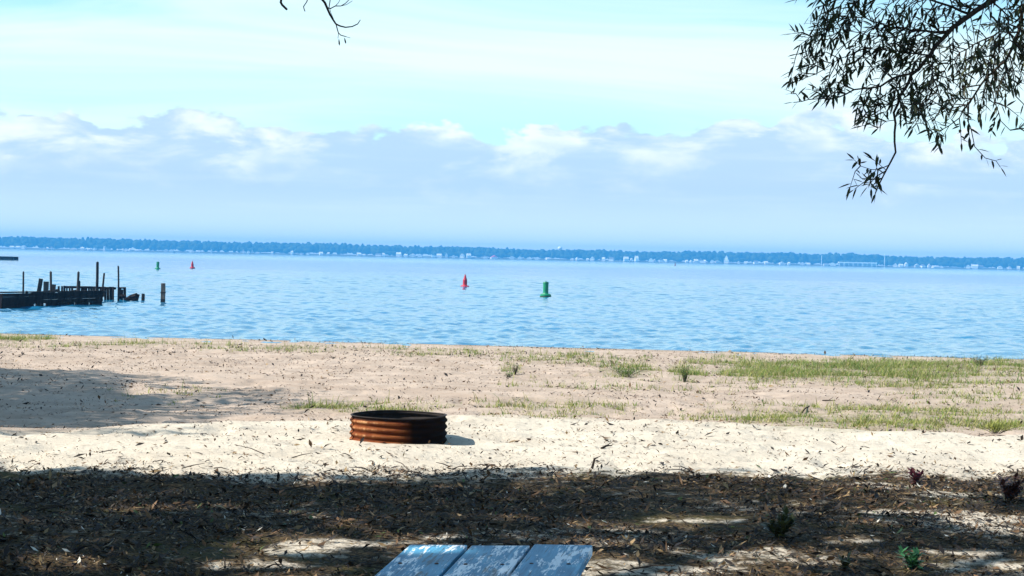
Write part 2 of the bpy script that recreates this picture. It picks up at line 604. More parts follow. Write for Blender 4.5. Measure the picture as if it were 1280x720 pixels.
mt = bpy.data.materials.new('far_foliage')
mt.use_nodes = True
t = NT(mt.node_tree)
geo = t.n('ShaderNodeNewGeometry')
nz = t.noise(geo.outputs['Position'], 0.09, 4, 0.65)
cc = t.mix(t.maprange(nz, 0.35, 0.65), (0.018, 0.030, 0.014), (0.05, 0.075, 0.028))
p = t.n('ShaderNodeBsdfPrincipled', i_Base_Color=cc, i_Roughness=0.9)
p.inputs['Specular IOR Level'].default_value = 0.1
t.n('ShaderNodeOutputMaterial', i_Surface=p.outputs[0])
M_wood = mt
# one lumpy crown template, jittered per tree
bm = bmesh.new()
bmesh.ops.create_icosphere(bm, subdivisions=2, radius=1)
tv = np.array([v.co[:] for v in bm.verts])
tf = np.array([[v.index for v in f.verts] for f in bm.faces])
bm.free()
VV, FF = [], []
nb_ = 0
for row, (yo, hm_, step) in enumerate([(24, 0.55, 6.5), (36, 0.8, 6.5), (60, 0.93, 7), (90, 1.0, 8), (130, 1.04, 9)]):
    x = -2050.0
    while x < 2050:
        x += step * random.uniform(0.55, 1.45)
        if row < 2 and random.random() < 0.40:
            continue
        px = 640 + x / SHORE * F
        H = np.interp(px, [-100, 150, 250, 420, 640, 860, 909, 930, 1100, 1150, 1280, 1500], [19.5, 18.5, 17.5, 18, 16.5, 17, 19, 18.5, 19.5, 17.5, 18, 18])
        H = H * hm_ * (1 + 0.10 * (vnoise(np.array(x / 60.), np.array(row * 9.), 3) - 0.5) * 2) * random.uniform(0.88, 1.05)
        r = random.uniform(3.6, 8.0)
        base = 1.2 + (0.5 if row < 2 else 2.0)
        hz = H * random.uniform(0.40, 0.5)
        a = random.uniform(0, 6.28)
        q = tv * (1 + 0.28 * (rng.random((len(tv), 1)) - 0.5)) * [r, r, hz]
        q = np.stack([q[:, 0] * math.cos(a) - q[:, 1] * math.sin(a), q[:, 0] * math.sin(a) + q[:, 1] * math.cos(a), q[:, 2]], -1)
        q += [x, SHORE + yo + random.uniform(-5, 5), base + H - hz]
        q[:, 2] = np.maximum(q[:, 2], 1.0)
        VV.append(q)
        FF.append(tf + nb_)
        nb_ += len(tv)
fw = link_mesh('far_woods', np_mesh('far_woods', np.concatenate(VV), np.concatenate(FF)), M_wood)
tag(fw, 'unbroken hazy blue belt of trees along the far shore', kind='stuff')

# houses of the far shore: photo x, width px, height px, style
M_hwall = mat('house_siding', (0.80, 0.80, 0.78), 0.7, 0.06, 0.5)
M_hgrey = mat('grey_siding', (0.50, 0.52, 0.52), 0.7, 0.08, 0.5)
M_hroof = mat('pale_roof', (0.62, 0.62, 0.60), 0.7, 0.10, 0.5)
M_droof = mat('dark_roof', (0.16, 0.15, 0.15), 0.8, 0.15, 0.5)
M_proof = mat('red_roof', (0.62, 0.10, 0.16), 0.7, 0.08, 0.5)
M_steel = mat('white_steel', (0.82, 0.83, 0.83), 0.45, 0.04, 0.5)

LANDMARKS = [(29, 'slim leftmost dock post'), (121, 'tallest dock post'), (203, 'lone square piling'),
             (240, 'distant red buoy'), (581, 'near red buoy'), (617, 'red roofed house'), (682, 'near green buoy'),
             (699, 'white water tower'), (844, 'tiny red marker'), (909, 'steep gabled house'), (1027, 'shorter mast'), (1073, 'long pavilion'),
             (1106, 'taller mast')]
HOUSES = [(12, 5, 3), (19, 5, 3), (26, 6, 3.6), (57, 2.2, 2.4), (62, 2.4, 3), (89, 6.5, 2.2), (101, 4, 3.4), (109, 3, 2), (117, 3, 3), (129, 2, 5), (134, 5.5, 3.6),
          (145, 2, 2), (152, 2, 2.4), (157, 3.4, 2.6), (161, 2, 2.8), (169, 5, 2), (176, 2, 2.8), (205, 4, 2.6), (212, 5, 2.6), (237, 4, 2.8), (245, 5, 2.2),
          (262, 2, 4), (302, 2, 4), (309, 2.4, 3), (313, 2.2, 4.4), (320, 6, 2), (339, 2.4, 2.6), (364, 2.6, 4), (376, 3, 2), (384, 3, 2.4), (400, 4, 3.4), (409, 3, 3),
          (447, 5, 3.4), (453, 4, 2.2), (472, 7, 3), (478, 3, 3.6), (497, 6, 4.6), (506, 4, 3), (515, 6, 3.6), (524, 5, 3.4), (541, 5, 3.6), (548, 6, 4), (557, 3.4, 5),
          (566, 4, 3), (577, 5, 4.6), (585, 5, 5), (606, 5, 2.6), (639, 6, 3.2), (649, 5, 3), (661, 6, 2.4), (671, 6, 2.6), (684, 4, 2.4), (706, 4.4, 2), (715, 4, 2.6), (721, 3, 3.2),
          (734, 3, 2.4), (740, 5, 4.4), (754, 4, 3.8), (764, 6, 4), (782, 5.6, 5), (789, 3, 3.4), (795, 4, 6), (813, 5, 4), (818, 3, 3), (826, 5, 4), (831, 5, 3.2), (839, 6, 2.6),
          (858, 3, 3), (864, 4, 2.6), (870, 5, 4), (876, 6, 5), (881, 3, 3.4), (890, 4, 3.6), (897, 5, 3.6), (924, 3, 3), (932, 3, 2.6), (945, 5, 3.6), (958, 4, 3.4), (978, 7, 3),
          (986, 3, 3), (1003, 5, 3), (1011, 4, 2.6), (1032, 6, 2.6), (1041, 7, 3.4), (1121, 5, 4), (1127, 5, 3.4), (1134, 4, 5), (1147, 5, 4), (1154, 4, 3.6), (1163, 3, 4), (1170, 8, 2.4),
          (1178, 6, 2.4), (1211, 5, 4), (1219, 8, 4.4), (1227, 6, 3.8), (1250, 6, 3.4), (1263, 4, 3), (1274, 4, 3.6)]
ORD = ['first', 'second', 'third', 'fourth', 'fifth', 'sixth', 'seventh', 'eighth', 'ninth', 'tenth', 'eleventh', 'twelfth', 'thirteenth', 'fourteenth',
       'fifteenth', 'sixteenth', 'seventeenth', 'eighteenth', 'nineteenth', 'twentieth', 'twenty-first', 'twenty-second']
PXM = SHORE / F


def make_house(px, wpx, hpx, wall, roof, name='lakeside_house', dep=9.0, yo=10, steep=0.45):
    x = (px - 640) * PXM
    y = SHORE + yo + 4 * math.sin(x * 0.02)
    h = empty(name, (x, y, 0.4), random.uniform(-0.25, 0.25))
    wd, ht = wpx * PXM * 1.05, hpx * PXM * 1.2
    wh = ht * (1 - steep)
    rise = ht * steep
    MB().box((0, 0, wh / 2), (wd * 0.94, dep, wh)).build('wall', wall, h)
    rb = MB()
    a, b, e = wd / 2, dep / 2 + 0.4, 0.02
    if random.random() < 0.5 or steep > 0.5:   # gable to the lake
        pr = [(-a, wh + e), (a, wh + e), (0, wh + rise)]
        rb.add([(q[0], -b, q[1]) for q in pr] + [(q[0], b, q[1]) for q in pr], [(0, 1, 2), (5, 4, 3), (0, 3, 4, 1), (1, 4, 5, 2), (2, 5, 3, 0)])
    else:
        pr = [(-b, wh + e), (b, wh + e), (0, wh + rise)]
        rb.add([(-a, q[0], q[1]) for q in pr] + [(a, q[0], q[1]) for q in pr], [(2, 1, 0), (3, 4, 5), (1, 4, 3, 0), (2, 5, 4, 1), (0, 3, 5, 2)])
    rb.build('roof', roof, h)
    return h


hs = []
for i, (px, wp, hp) in enumerate(HOUSES):
    wl = M_hgrey if i % 7 == 3 else M_hwall
    rf = M_droof if i % 6 == 4 else M_hroof
    h = make_house(px, wp, hp, wl, rf, yo=random.uniform(6, 14))
    hs.append((px, wp, h, wl is M_hgrey, rf is M_droof))
for px, wp, h, grey, dark in hs:
    li = min(range(len(LANDMARKS)), key=lambda k: abs(LANDMARKS[k][0] - px))
    lx_, ln = LANDMARKS[li]
    side = 'left' if px < lx_ else 'right'
    n = sum(1 for q in hs if (q[0] < lx_) == (px < lx_) and abs(q[0] - lx_) < abs(px - lx_))
    look = 'wide low white' if wp >= 6 and not grey else ('small white' if not grey else 'grey')
    tag(h, f'{look} house on far shore, {ORD[n]} {side} of the {ln}', 'house', 'houses along the far shore')
h = make_house(617, 9, 3.4, M_hwall, M_proof, 'red_roofed_house', 10, 7, 0.62)
tag(h, 'pinkish red roofed house among white houses on the far shore', 'house', 'houses along the far shore')
h = make_house(909, 6, 8.5, M_hwall, M_steel, 'gabled_house', 10, 14, 0.7)
tag(h, 'tall white house with steep gable rising into the far trees', 'house', 'houses along the far shore')
# long white pavilion with openings
x0 = (1048 - 640) * PXM
x1 = (1096 - 640) * PXM
pv = empty('lakeside_pavilion', ((x0 + x1) / 2, SHORE + 6, 0.3))
Lp = x1 - x0
MB().box((0, 0, 6.2), (Lp, 9, 2.0)).build('roof', M_hwall, pv)
MB().box((0, 3.5, 2.6), (Lp * 0.98, 0.5, 5.1)).build('back_wall', M_hgrey, pv)
for k in range(9):
    MB().box((-Lp / 2 + 1.5 + k * (Lp - 3) / 8, -3.6, 2.59), (2.6 if k % 2 else 1.4, 1.0, 5.18)).build('pillar', M_steel, pv)
tag(pv, 'long white pavilion with open bays at the water edge of the far shore', 'pavilion')
# water tower
wt = empty('water_tower', ((699 - 640) / F * 3420, 3420, 1.5))
MB().tube([(0, 0, 0), (0, 0, 18.5)], 1.3, 10).build('stem', M_steel, wt)
prof_ = [(0.01, 17.0)] + [(4.3 * math.cos(a), 20.6 + 3.6 * math.sin(a)) for a in np.linspace(-1.3, 1.35, 12)] + [(0.01, 24.3)]
MB().lathe(prof_, 18).build('tank', M_steel, wt, True)
tag(wt, 'white water tower bulb showing above the far treeline', 'water tower')
for px, top, lab in ((1027, 11.5, 'shorter white mast standing against the far trees'), (1106, 15.5, 'taller white mast standing right of the long pavilion')):
    ms = empty('mast', ((px - 640) * PXM, SHORE + 8, 0.4))
    MB().tube([(0, 0, 0), (0, 0, top * PXM)], [0.55, 0.4], 8).build('pole', M_steel, ms)
    MB().box((0, 0, 0.3), (2, 2, 0.8)).build('footing', M_hgrey, ms)
    MB().lathe([(0.01, 0), (0.6, 0.2), (0.6, 0.8), (0.01, 1.0)], 8, (0, 0, top * PXM)).build('cap', M_steel, ms)
    tag(ms, lab, 'mast', 'masts on the far shore')

# ------------------------------------------------------------------ buoys
M_red = mat('red_buoy_paint', (0.40, 0.012, 0.030), 0.45, 0.12, 3, 0.4)
M_green = mat('green_buoy_paint', (0.005, 0.20, 0.085), 0.45, 0.12, 3, 0.4)
M_dred = mat('dull_red_paint', (0.12, 0.02, 0.025), 0.6, 0.2, 3, 0.3)
M_dark = mat('dark_marker_paint', (0.03, 0.03, 0.04), 0.6, 0.2, 3, 0.3)
M_foul = mat('waterline_growth', (0.05, 0.05, 0.035), 0.9, 0.3, 8)


def buoy(px, py, kind, paint, lab, grp, scale=1.0, name=None):
    w_ = G(px, py, WATER)
    b = empty(name or ('green_can_buoy' if kind == 'can' else 'red_nun_buoy'), (w_[0], w_[1], WATER))
    s = scale
    MB().lathe([(0.01, -0.25 * s), (0.26 * s, -0.25 * s), (0.34 * s, -0.08 * s), (0.36 * s, 0.02 * s), (0.36 * s, 0.09 * s), (0.30 * s, 0.15 * s), (0.18 * s, 0.17 * s), (0.01, 0.17 * s)], 20).build('float_collar', paint, b, False)
    MB().lathe([(0.365 * s, -0.06 * s), (0.372 * s, -0.05 * s), (0.372 * s, 0.0), (0.365 * s, 0.005)], 20, closed=True).build('growth_band', M_foul, b)
    if kind == 'can':
        MB().lathe([(0.205 * s, 0.165 * s), (0.185 * s, 0.2 * s), (0.175 * s, 0.24 * s), (0.175 * s, 0.9 * s), (0.165 * s, 0.92 * s), (0.01, 0.92 * s)], 18).build('can_body', paint, b)
        MB().lathe([(0.18 * s, 0.80 * s), (0.185 * s, 0.81 * s), (0.185 * s, 0.86 * s), (0.18 * s, 0.87 * s)], 18, closed=True).build('rim_band', paint, b)
    else:
        MB().lathe([(0.205 * s, 0.165 * s), (0.18 * s, 0.2 * s), (0.17 * s, 0.24 * s), (0.17 * s, 0.60 * s), (0.165 * s, 0.62 * s), (0.01, 0.62 * s)], 18).build('lower_body', paint, b)
        MB().lathe([(0.16 * s, 0.615 * s), (0.14 * s, 0.66 * s), (0.055 * s, 0.96 * s), (0.04 * s, 0.985 * s), (0.01, 0.985 * s)], 18).build('cone_top', paint, b)
    an = np.linspace(0, math.pi, 7)
    zt = 0.91 if kind == 'can' else 0.975
    MB().tube([(0.06 * s * math.cos(q), 0, (zt + 0.07 * math.sin(q)) * s) for q in an], 0.014 * s, 6).build('lifting_ring', paint, b)
    b.rotation_euler = (random.uniform(-.03, .03), random.uniform(-.04, .04), random.uniform(0, 3))
    tag(b, lab, 'buoy', grp)
    return b


buoy(581, 359.3, 'nun', M_red, 'red cone topped buoy, larger of the two red buoys', 'channel buoys', 1.0)
buoy(682, 370.3, 'can', M_green, 'green can buoy with flat top, largest buoy on the lake', 'channel buoys', 1.0)
buoy(240.5, 335.3, 'nun', M_red, 'small distant red cone buoy beside the distant green one', 'channel buoys', 1.05)
buoy(197, 336.5, 'can', M_green, 'small distant green can buoy right of the old dock posts', 'channel buoys', 1.05)
buoy(844, 332.0, 'nun', M_dred, 'tiny dark red marker buoy far out near the far shore', 'channel buoys', 1.7, 'marker_buoy')
buoy(218, 316.4, 'can', M_dark, 'tiny dark marker buoy against the far shoreline above distant buoys', 'channel buoys', 2.3, 'marker_buoy')

# ------------------------------------------------------------------ swim raft far left
rc = G(17, 325, WATER)
sr = empty('floating_raft', (rc[0] - 3.0, rc[1] + 2.0, WATER))
for k in range(8):
    MB().box((-2.9 + 5.8 * (k + 0.5) / 8, 0, 0.62), (0.70, 4, 0.07), jit=0.004).build('deck_plank', M_old, sr)
MB().box((0, -1.9, 0.27), (5.8, 0.12, 0.60)).build('fascia', M_old, sr)
MB().box((0, 1.9, 0.27), (5.8, 0.12, 0.60)).build('fascia', M_old, sr)
for sx in (-1.9, 0, 1.9):
    MB().tube([(sx, -1.8, 0.1), (sx, 1.8, 0.1)], 0.27, 10).build('float_drum', M_old, sr)
tag(sr, 'dark floating raft low on the water at the left edge', 'raft')

# ------------------------------------------------------------------ ruined dock
A = G(1, 385, WATER)
B = G(128, 380.6, WATER)
C_ = G(143, 374.8, WATER)
D_ = G(66, 372.5, WATER)
dock = empty('ruined_dock', (A[0], A[1], WATER))
O = np.array([A[0], A[1], WATER])


def dk(mb, name, mat_=None):
    o = mb.build(name, mat_ or M_old)
    o.data.transform(Matrix.Translation(-Vector(O)))
    o.parent = dock
    return o


ab = B - A
L = np.linalg.norm(ab)
ang = math.atan2(ab[1], ab[0])
rotw = Matrix.Rotation(ang, 3, 'Z')
tn = ab / L
nn = np.array([-tn[1], tn[0], 0])
for r_, (z0, z1) in enumerate(((0.135, 0.285), (0.290, 0.435), (0.440, 0.57))):   # near bulkhead boards, several lengths per course
    cuts = [0.0, 0.31 + 0.05 * r_, 0.66 - 0.06 * r_, 1.0]
    for k in range(3):
        a, b = cuts[k] * L + 0.015, cuts[k + 1] * L - 0.015
        cpt = A + tn * (a + b) / 2 + nn * random.uniform(-0.012, 0.012)
        dz = random.uniform(-0.003, 0.003)
        dk(MB().box((cpt[0], cpt[1], WATER + (z0 + z1) / 2 + dz), (b - a, 0.07, z1 - z0), rotw, 0.004), 'wall_plank')
lower = [(0.0, 0.30), (0.33, 0.36), (0.425, 0.545), (0.55, 0.63), (0.645, 0.70), (0.72, 0.85), (0.87, 0.99)]
for a, b in lower:
    cpt = A + tn * (a + b) / 2 * L + nn * 0.01
    dk(MB().box((cpt[0], cpt[1], WATER + 0.015), ((b - a) * L, 0.08, 0.235), rotw, 0.006), 'lower_plank')
for f_ in np.linspace(0.02, 0.98, 6):
    cpt = A + tn * f_ * L + nn * 0.12
    dk(MB().tube([(cpt[0], cpt[1], WATER - 1.0), (cpt[0] + 0.01, cpt[1], WATER + 0.56)], 0.07, 8), 'pile')
# cap timber on near wall
cpt = A + tn * L / 2 + nn * 0.06
dk(MB().box((cpt[0], cpt[1], WATER + 0.605), (L * 0.99, 0.20, 0.05), rotw @ Matrix.Rotation(0.004, 3, 'Y'), 0.008), 'cap_timber')


def dock_post(px0, py0, px1, py1, wpx, dep, name, mt_, square=False, foot=True):
    """post from its foot px0,py0 to its head px1,py1 at depth dep"""
    a, b = P(px0, py0, dep), P(px1, py1, dep)
    r = wpx / 2 * dep / F
    if foot:
        a = a + (a - b) / np.linalg.norm(a - b) * max(0, (a[2] - WATER + 0.8))
    mid = [a + (b - a) * q + np.array([random.uniform(-1, 1) * r * 0.25, 0, 0]) * (0 < q < 1) for q in (0, 0.35, 0.7, 0.985, 1)]
    return dk(MB().tube(mid, [r, r * 1.02, r * 0.97, r * 0.93, r * 0.6], 4 if square else 8), name, mt_)


dock_post(29, 366, 29.6, 339.3, 2.4, 77, 'post', M_piledark)
dock_post(63.3, 365, 63.8, 339.3, 3.2, 80, 'post', M_pilemid)
dock_post(97, 364, 98.5, 339.5, 3.2, 83, 'post', M_pilemid)
dock_post(99.4, 364, 99.4, 351, 2.0, 83.4, 'stub_post', M_piledark)
dock_post(121, 364, 122.3, 327.2, 3.6, 85, 'post', M_piledark)
dock_post(127.6, 364, 130.5, 341.2, 2.5, 86, 'post', M_piledark)
dock_post(147.8, 376, 148.2, 333, 2.3, 88, 'post', M_piledark)
hk = P(147.4, 332.2, 88)
dk(MB().tube([P(148.2, 334, 88), P(147.6, 332.4, 88), P(146.9, 333.0, 88)], 0.028, 6), 'hook', M_piledark)


def board(px0, py0, px1, py1, wpx, dep, mt_=None, name='paling', th=0.05):
    a, b = P(px0, py0, dep), P(px1, py1, dep)
    ax = (b - a)
    ln = np.linalg.norm(ax)
    lean = math.atan2(ax[0], ax[2])
    rot = Matrix.Rotation(lean, 3, 'Y') @ Matrix.Rotation(random.uniform(-0.3, 0.3), 3, 'Z')
    return dk(MB().box((a + b) / 2, (wpx * dep / F, th, ln), rot, 0.006), name, mt_ or M_old)


board(48, 368, 51.3, 348.4, 5.2, 79, M_pilemid, 'leaning_board')
board(57.2, 368, 57.8, 352, 6.2, 81, M_pile, 'leaning_board')
board(66, 368, 67, 355.6, 5.5, 82, M_piledark, 'leaning_board')
for px in (73.6, 77.4, 80.5, 83.5, 87.0, 90.2):
    board(px, 375, px + random.uniform(-.3, .3), 357.4 + random.uniform(-.5, 1), random.uniform(1.5, 2.7), 88, M_piledark if random.random() < .5 else M_old)
px = 101.0
while px < 129:
    wd = random.uniform(2.4, 4.4)
    board(px + wd / 2, 371, px + wd / 2 + random.uniform(-.2, .2), 358.2 + random.uniform(-.3, .8), wd, 89, None)
    px += wd + random.uniform(0.2, 0.9)
for k, px in enumerate((131.5, 134.9, 138.2, 141.0)):
    board(px, 375.3, px, 358.6 + random.uniform(-.2, .5), 2.9, 89.5, None)
# rear rail
a, b = P(80.5, 358.9, 88.6), P(144.8, 360.6, 89.9)
dk(MB().tube([a, (a + b) / 2 + np.array([0, 0, 0.02]), b], 0.065, 6), 'rear_rail')
# rear crib box
for px, py0, py1, w_ in ((150.2, 375.5, 359.2, 2.4), (152.6, 374.8, 362, 2.4), (155.9, 375, 359.4, 2.6)):
    board(px, py0, px, py1, w_, 89.5, None, 'crib_board', 0.1)
a, b = P(148.8, 359.9, 89.45), P(157.4, 359.9, 89.45)
dk(MB().tube([a, b], 0.045, 6), 'crib_rail')
a, b = P(148.8, 370.5, 89.4), P(157.4, 370.5, 89.4)
dk(MB().tube([a, b], 0.10, 6), 'crib_rail')
# cross beams tying the two walls
for f_, q in ((0.12, 0.1), (0.45, 0.4), (0.9, 0.85)):
    a = A + tn * f_ * L + np.array([0, 0.1, 0.44])
    b = D_ + (C_ - D_) * q + np.array([0, -0.05, 0.40])
    dk(MB().tube([a, b], 0.06, 6), 'cross_beam')
# fallen timber at the end
a, b = P(157.5, 375, 89.2), P(171, 369.8, 89.0)
dk(MB().tube([a, a + (b - a) * 0.5 + np.array([0, 0, 0.04]), b], [0.11, 0.13, 0.15], 7), 'fallen_timber')
a, b = P(168.5, 375.5, 89.0), P(173.8, 368.6, 88.9)
dk(MB().box((a + b) / 2, (0.16, 0.12, 0.36), Matrix.Rotation(0.25, 3, 'Y'), 0.01), 'fallen_timber')
dk(MB().box(P(164, 374.4, 88.7), (0.55, 0.14, 0.12), Matrix.Rotation(0.06, 3, 'Y'), 0.01), 'fallen_timber')
dk(MB().tube([P(33, 367, 76.7), P(34.2, 364, 76.7)], [0.05, 0.06], 6), 'mooring_cleat')
tag(dock, 'black ruined timber dock with broken wall and leaning posts', 'dock')


def pile_thing(px, pyb, pyt, wpx, lab, name, mt_, hexa=4):
    w_ = G(px, pyb, WATER)
    o = empty(name, (w_[0], w_[1], WATER))
    dpt = w_[1]
    h = (pyb - pyt) * dpt / F
    r = wpx / 2 * dpt / F
    MB().tube([(0, 0, -0.9), (0, 0, 0.12)], [r * 1.04, r * 1.04], hexa).build('wet_foot', M_piledark, o)
    MB().tube([(0, 0, 0.12), (0.01, 0, h * 0.6), (0, 0, h - 0.02), (0, 0, h)], [r, r, r * .97, r * .8], hexa).build('shaft', mt_, o)
    MB().lathe([(r * 1.05, h * 0.45), (r * 1.1, h * 0.46), (r * 1.1, h * 0.50), (r * 1.05, h * 0.51)], 8, closed=True).build('iron_band', M_piledark, o)
    o.rotation_euler[2] = R(40)
    tag(o, lab, 'piling', 'loose pilings beside the dock')
    return o


pile_thing(203.6, 376.8, 354, 6.4, 'lone grey square piling standing clear of the old dock', 'lone_piling', M_pile)
pile_thing(178.8, 374.9, 367, 4.2, 'short dark stump just off the broken end of the dock', 'piling_stump', M_piledark, 7)

# ------------------------------------------------------------------ fire ring
mt = bpy.data.materials.new('rusty_steel')
mt.use_nodes = True
t = NT(mt.node_tree)
tcn = t.n('ShaderNodeTexCoord')
ob = tcn.outputs['Object']
n1 = t.noise(t.mapping(ob, (3, 3, 12)), 2.2, 5, 0.65)
n2 = t.noise(t.mapping(ob, (9, 9, 2)), 1.0, 4, 0.6)
cc = t.mix(t.maprange(n1, 0.35, 0.62), (0.13, 0.033, 0.012), (0.22, 0.075, 0.027))
cc = t.mix(t.maprange(n2, 0.55, 0.72, 0, 0.75), cc, (0.09, 0.032, 0.018))
cc = t.mix(t.maprange(n1, 0.66, 0.76, 0, 0.6), cc, (0.45, 0.30, 0.15))
rr_ = t.math('SQRT', t.math('ADD', t.math('POWER', t.n('ShaderNodeSeparateXYZ', i_0=ob).outputs[0], 2.0), t.math('POWER', t.n('ShaderNodeSeparateXYZ', i_0=ob).outputs[1], 2.0)))
n3 = t.noise(t.mapping(ob, (7, 7, 3)), 1.6, 5, 0.7)
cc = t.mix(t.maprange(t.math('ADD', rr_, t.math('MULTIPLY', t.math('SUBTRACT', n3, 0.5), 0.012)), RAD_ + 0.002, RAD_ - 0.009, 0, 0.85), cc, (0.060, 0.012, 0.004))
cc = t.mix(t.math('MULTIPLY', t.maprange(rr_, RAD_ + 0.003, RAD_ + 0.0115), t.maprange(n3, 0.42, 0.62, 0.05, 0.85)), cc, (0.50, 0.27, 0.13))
# shaded right end of the wall, its dark side painted into the colour
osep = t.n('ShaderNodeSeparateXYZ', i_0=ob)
shade_side = t.math('ADD', osep.outputs[0], t.math('MULTIPLY', t.math('SUBTRACT', n2, 0.5), 0.12))
cc = t.mix(t.maprange(shade_side, 0.02, 0.17, 0, 1.0), cc, (0.007, 0.004, 0.003))
shade_top = t.math('ADD', osep.outputs[2], t.math('MULTIPLY', t.math('SUBTRACT', n2, 0.5), 0.03))  # shade of the top corrugation, likewise painted dark
cc = t.mix(t.maprange(shade_top, 0.202, 0.222, 0, 0.95), cc, (0.010, 0.006, 0.005))
p = t.n('ShaderNodeBsdfPrincipled', i_Base_Color=cc, i_Roughness=0.9)
p.inputs['Specular IOR Level'].default_value = 0.05
bn = t.n('ShaderNodeBump', i_Strength=0.4, i_Distance=0.004, i_Height=t.noise(ob, 60, 4, 0.7))
t.link(bn.outputs[0], p.inputs['Normal'])
t.n('ShaderNodeOutputMaterial', i_Surface=p.outputs[0])
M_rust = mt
M_soot = mat('sooty_steel', (0.018, 0.013, 0.011), 0.85, 0.4, 9)
M_ash = mat('ash', (0.10, 0.095, 0.09), 0.95, 0.5, 12, bump=0.02)

fc = P(498, 540, 17.85)
fz = float(ground_h(np.array(fc[0]), np.array(fc[1])))
fr = empty('fire_ring', (fc[0], fc[1], fz + 0.005))
RAD, HT = 0.462, 0.268
outer, inner = [], []
NZ = 44
for i in range(NZ + 1):
    z = HT * i / NZ
    wv = 0.0095 * math.cos(2 * math.pi * (z - (HT - 0.045)) / 0.063)
    outer.append((RAD + wv, z))
    inner.append((RAD + wv - 0.006, z))


def dent(q):
    a = math.atan2(q[1], q[0])
    f = 1 + 0.007 * math.sin(2 * a + 1) + 0.005 * math.sin(5 * a + 0.3) * (0.4 + q[2] / HT) - 0.014 * math.exp(-((a + 1.25) / 0.22) ** 2) * q[2] / HT
    return (q[0] * f, q[1] * f, q[2] + 0.004 * math.sin(3 * a + 2) * q[2] / HT)


def ring_part(name, prof, mt_, k=72):
    mb = MB().lathe(prof, k, closed=True)
    mb.v = [dent(q) for q in mb.v]
    return mb.build(name, mt_, fr, True)


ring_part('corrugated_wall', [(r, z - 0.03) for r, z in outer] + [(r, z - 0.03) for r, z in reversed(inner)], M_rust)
ring_part('soot_lining', [(r - 0.0005, z - 0.031) for r, z in inner[:-1]] + [(r - 0.004, z - 0.031) for r, z in reversed(inner[:-1])], M_soot)
ring_part('top_rim', [(RAD - 0.018, HT - 0.034), (RAD - 0.004, HT - 0.034), (RAD + 0.004, HT - 0.029), (RAD + 0.004, HT - 0.024), (RAD - 0.006, HT - 0.022), (RAD - 0.018, HT - 0.024)], M_soot)
# bolted seam strap, left front
sa = R(202)
strap = MB()
sv = []
for i in range(0, NZ + 1, 2):
    r, z = outer[i]
    for da, dr in ((-0.03, 0.003), (-0.03, 0.010), (0.03, 0.010), (0.03, 0.003)):
        sv.append(((r + dr) * math.cos(sa + da), (r + dr) * math.sin(sa + da), z - 0.03))
nseg = len(sv) // 4
sf = []
for i in range(nseg - 1):
    for j in range(4):
        a, b = i * 4 + j, i * 4 + (j + 1) % 4
        sf.append((a, b, b + 4, a + 4))
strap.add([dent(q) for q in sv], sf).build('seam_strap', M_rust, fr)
for i in (6, 17, 28, 38):
    r, z = outer[i]
    cx, cy_ = (r + 0.013) * math.cos(sa), (r + 0.013) * math.sin(sa)
    MB().lathe([(0.011, -0.006), (0.011, 0.004), (0.006, 0.008), (0.001, 0.008)], 8, (cx, cy_, z - 0.03)).build('bolt', M_soot, fr)
ab_ = MB()
ring = []
for r, z in ((0.0, 0.05), (0.2, 0.045), (0.38, 0.03), (0.445, 0.012)):
    for j in range(24):
        an = j / 24 * 6.283
        ab_v = (r * math.cos(an), r * math.sin(an), z + random.uniform(-.012, .012))
        ring.append(ab_v)
ab_.add(ring, [(i * 24 + j, i * 24 + (j + 1) % 24, (i + 1) * 24 + (j + 1) % 24, (i + 1) * 24 + j) for i in range(3) for j in range(24)])
ab_.build('ash_bed', M_ash, fr)
for k in range(4):
    an = random.uniform(0, 6.28)
    x, y = 0.2 * math.cos(an), 0.2 * math.sin(an)
    MB().tube([(x - 0.15, y, 0.06), (x + 0.12, y + 0.1 * math.sin(an), 0.09)], [0.035, 0.025], 7).build('charred_log', M_soot, fr)
fr.rotation_euler = (R(0.2), R(-0.3), 0)
tag(fr, 'rusty corrugated steel fire ring standing on the sunlit sand', 'fire ring')

# ------------------------------------------------------------------ picnic table
mt = bpy.data.materials.new('weathered_blue_paint')
mt.use_nodes = True
t = NT(mt.node_tree)
tcn = t.n('ShaderNodeTexCoord')
oi = t.n('ShaderNodeObjectInfo')
off = t.n('ShaderNodeCombineXYZ', i_0=t.math('MULTIPLY', oi.outputs['Random'], 40.0), i_1=t.math('MULTIPLY', oi.outputs['Random'], 17.0))
va = t.n('ShaderNodeVectorMath', operation='ADD')
t.link(tcn.outputs['Object'], va.inputs[0])
t.link(off.outputs[0], va.inputs[1])
vec = va.outputs[0]
grain = t.noise(t.mapping(vec, (22, 1.2, 22)), 3.0, 5, 0.7)
blot = t.noise(t.mapping(vec, (6, 1.6, 6)), 1.6, 5, 0.65, 0.5)
fleck = t.noise(t.mapping(vec, (48, 6, 48)), 1.5, 5, 0.75)
crack = t.noise(t.mapping(vec, (70, 1.6, 70)), 1.5, 3, 0.6)
cc = t.mix(t.maprange(grain, 0.3, 0.7), (0.025, 0.17, 0.31), (0.10, 0.35, 0.54))
wmask = t.maprange(t.math('ADD', t.math('MULTIPLY', blot, 0.5), t.math('MULTIPLY', fleck, 0.5)), 0.505, 0.545, 0, 0.95)
cc = t.mix(wmask, cc, (0.86, 0.90, 0.93))
dm = t.maprange(t.math('ADD', t.math('MULTIPLY', grain, 0.5), t.math('MULTIPLY', t.noise(t.mapping(vec, (5, 2, 5), loc=(9, 3, 1)), 1.5, 4, 0.7), 0.5)), 0.53, 0.60, 0, 0.9)
cc = t.mix(dm, cc, (0.03, 0.06, 0.09))
cc = t.mix(t.maprange(crack, 0.60, 0.68, 0, 0.85), cc, (0.02, 0.045, 0.08))
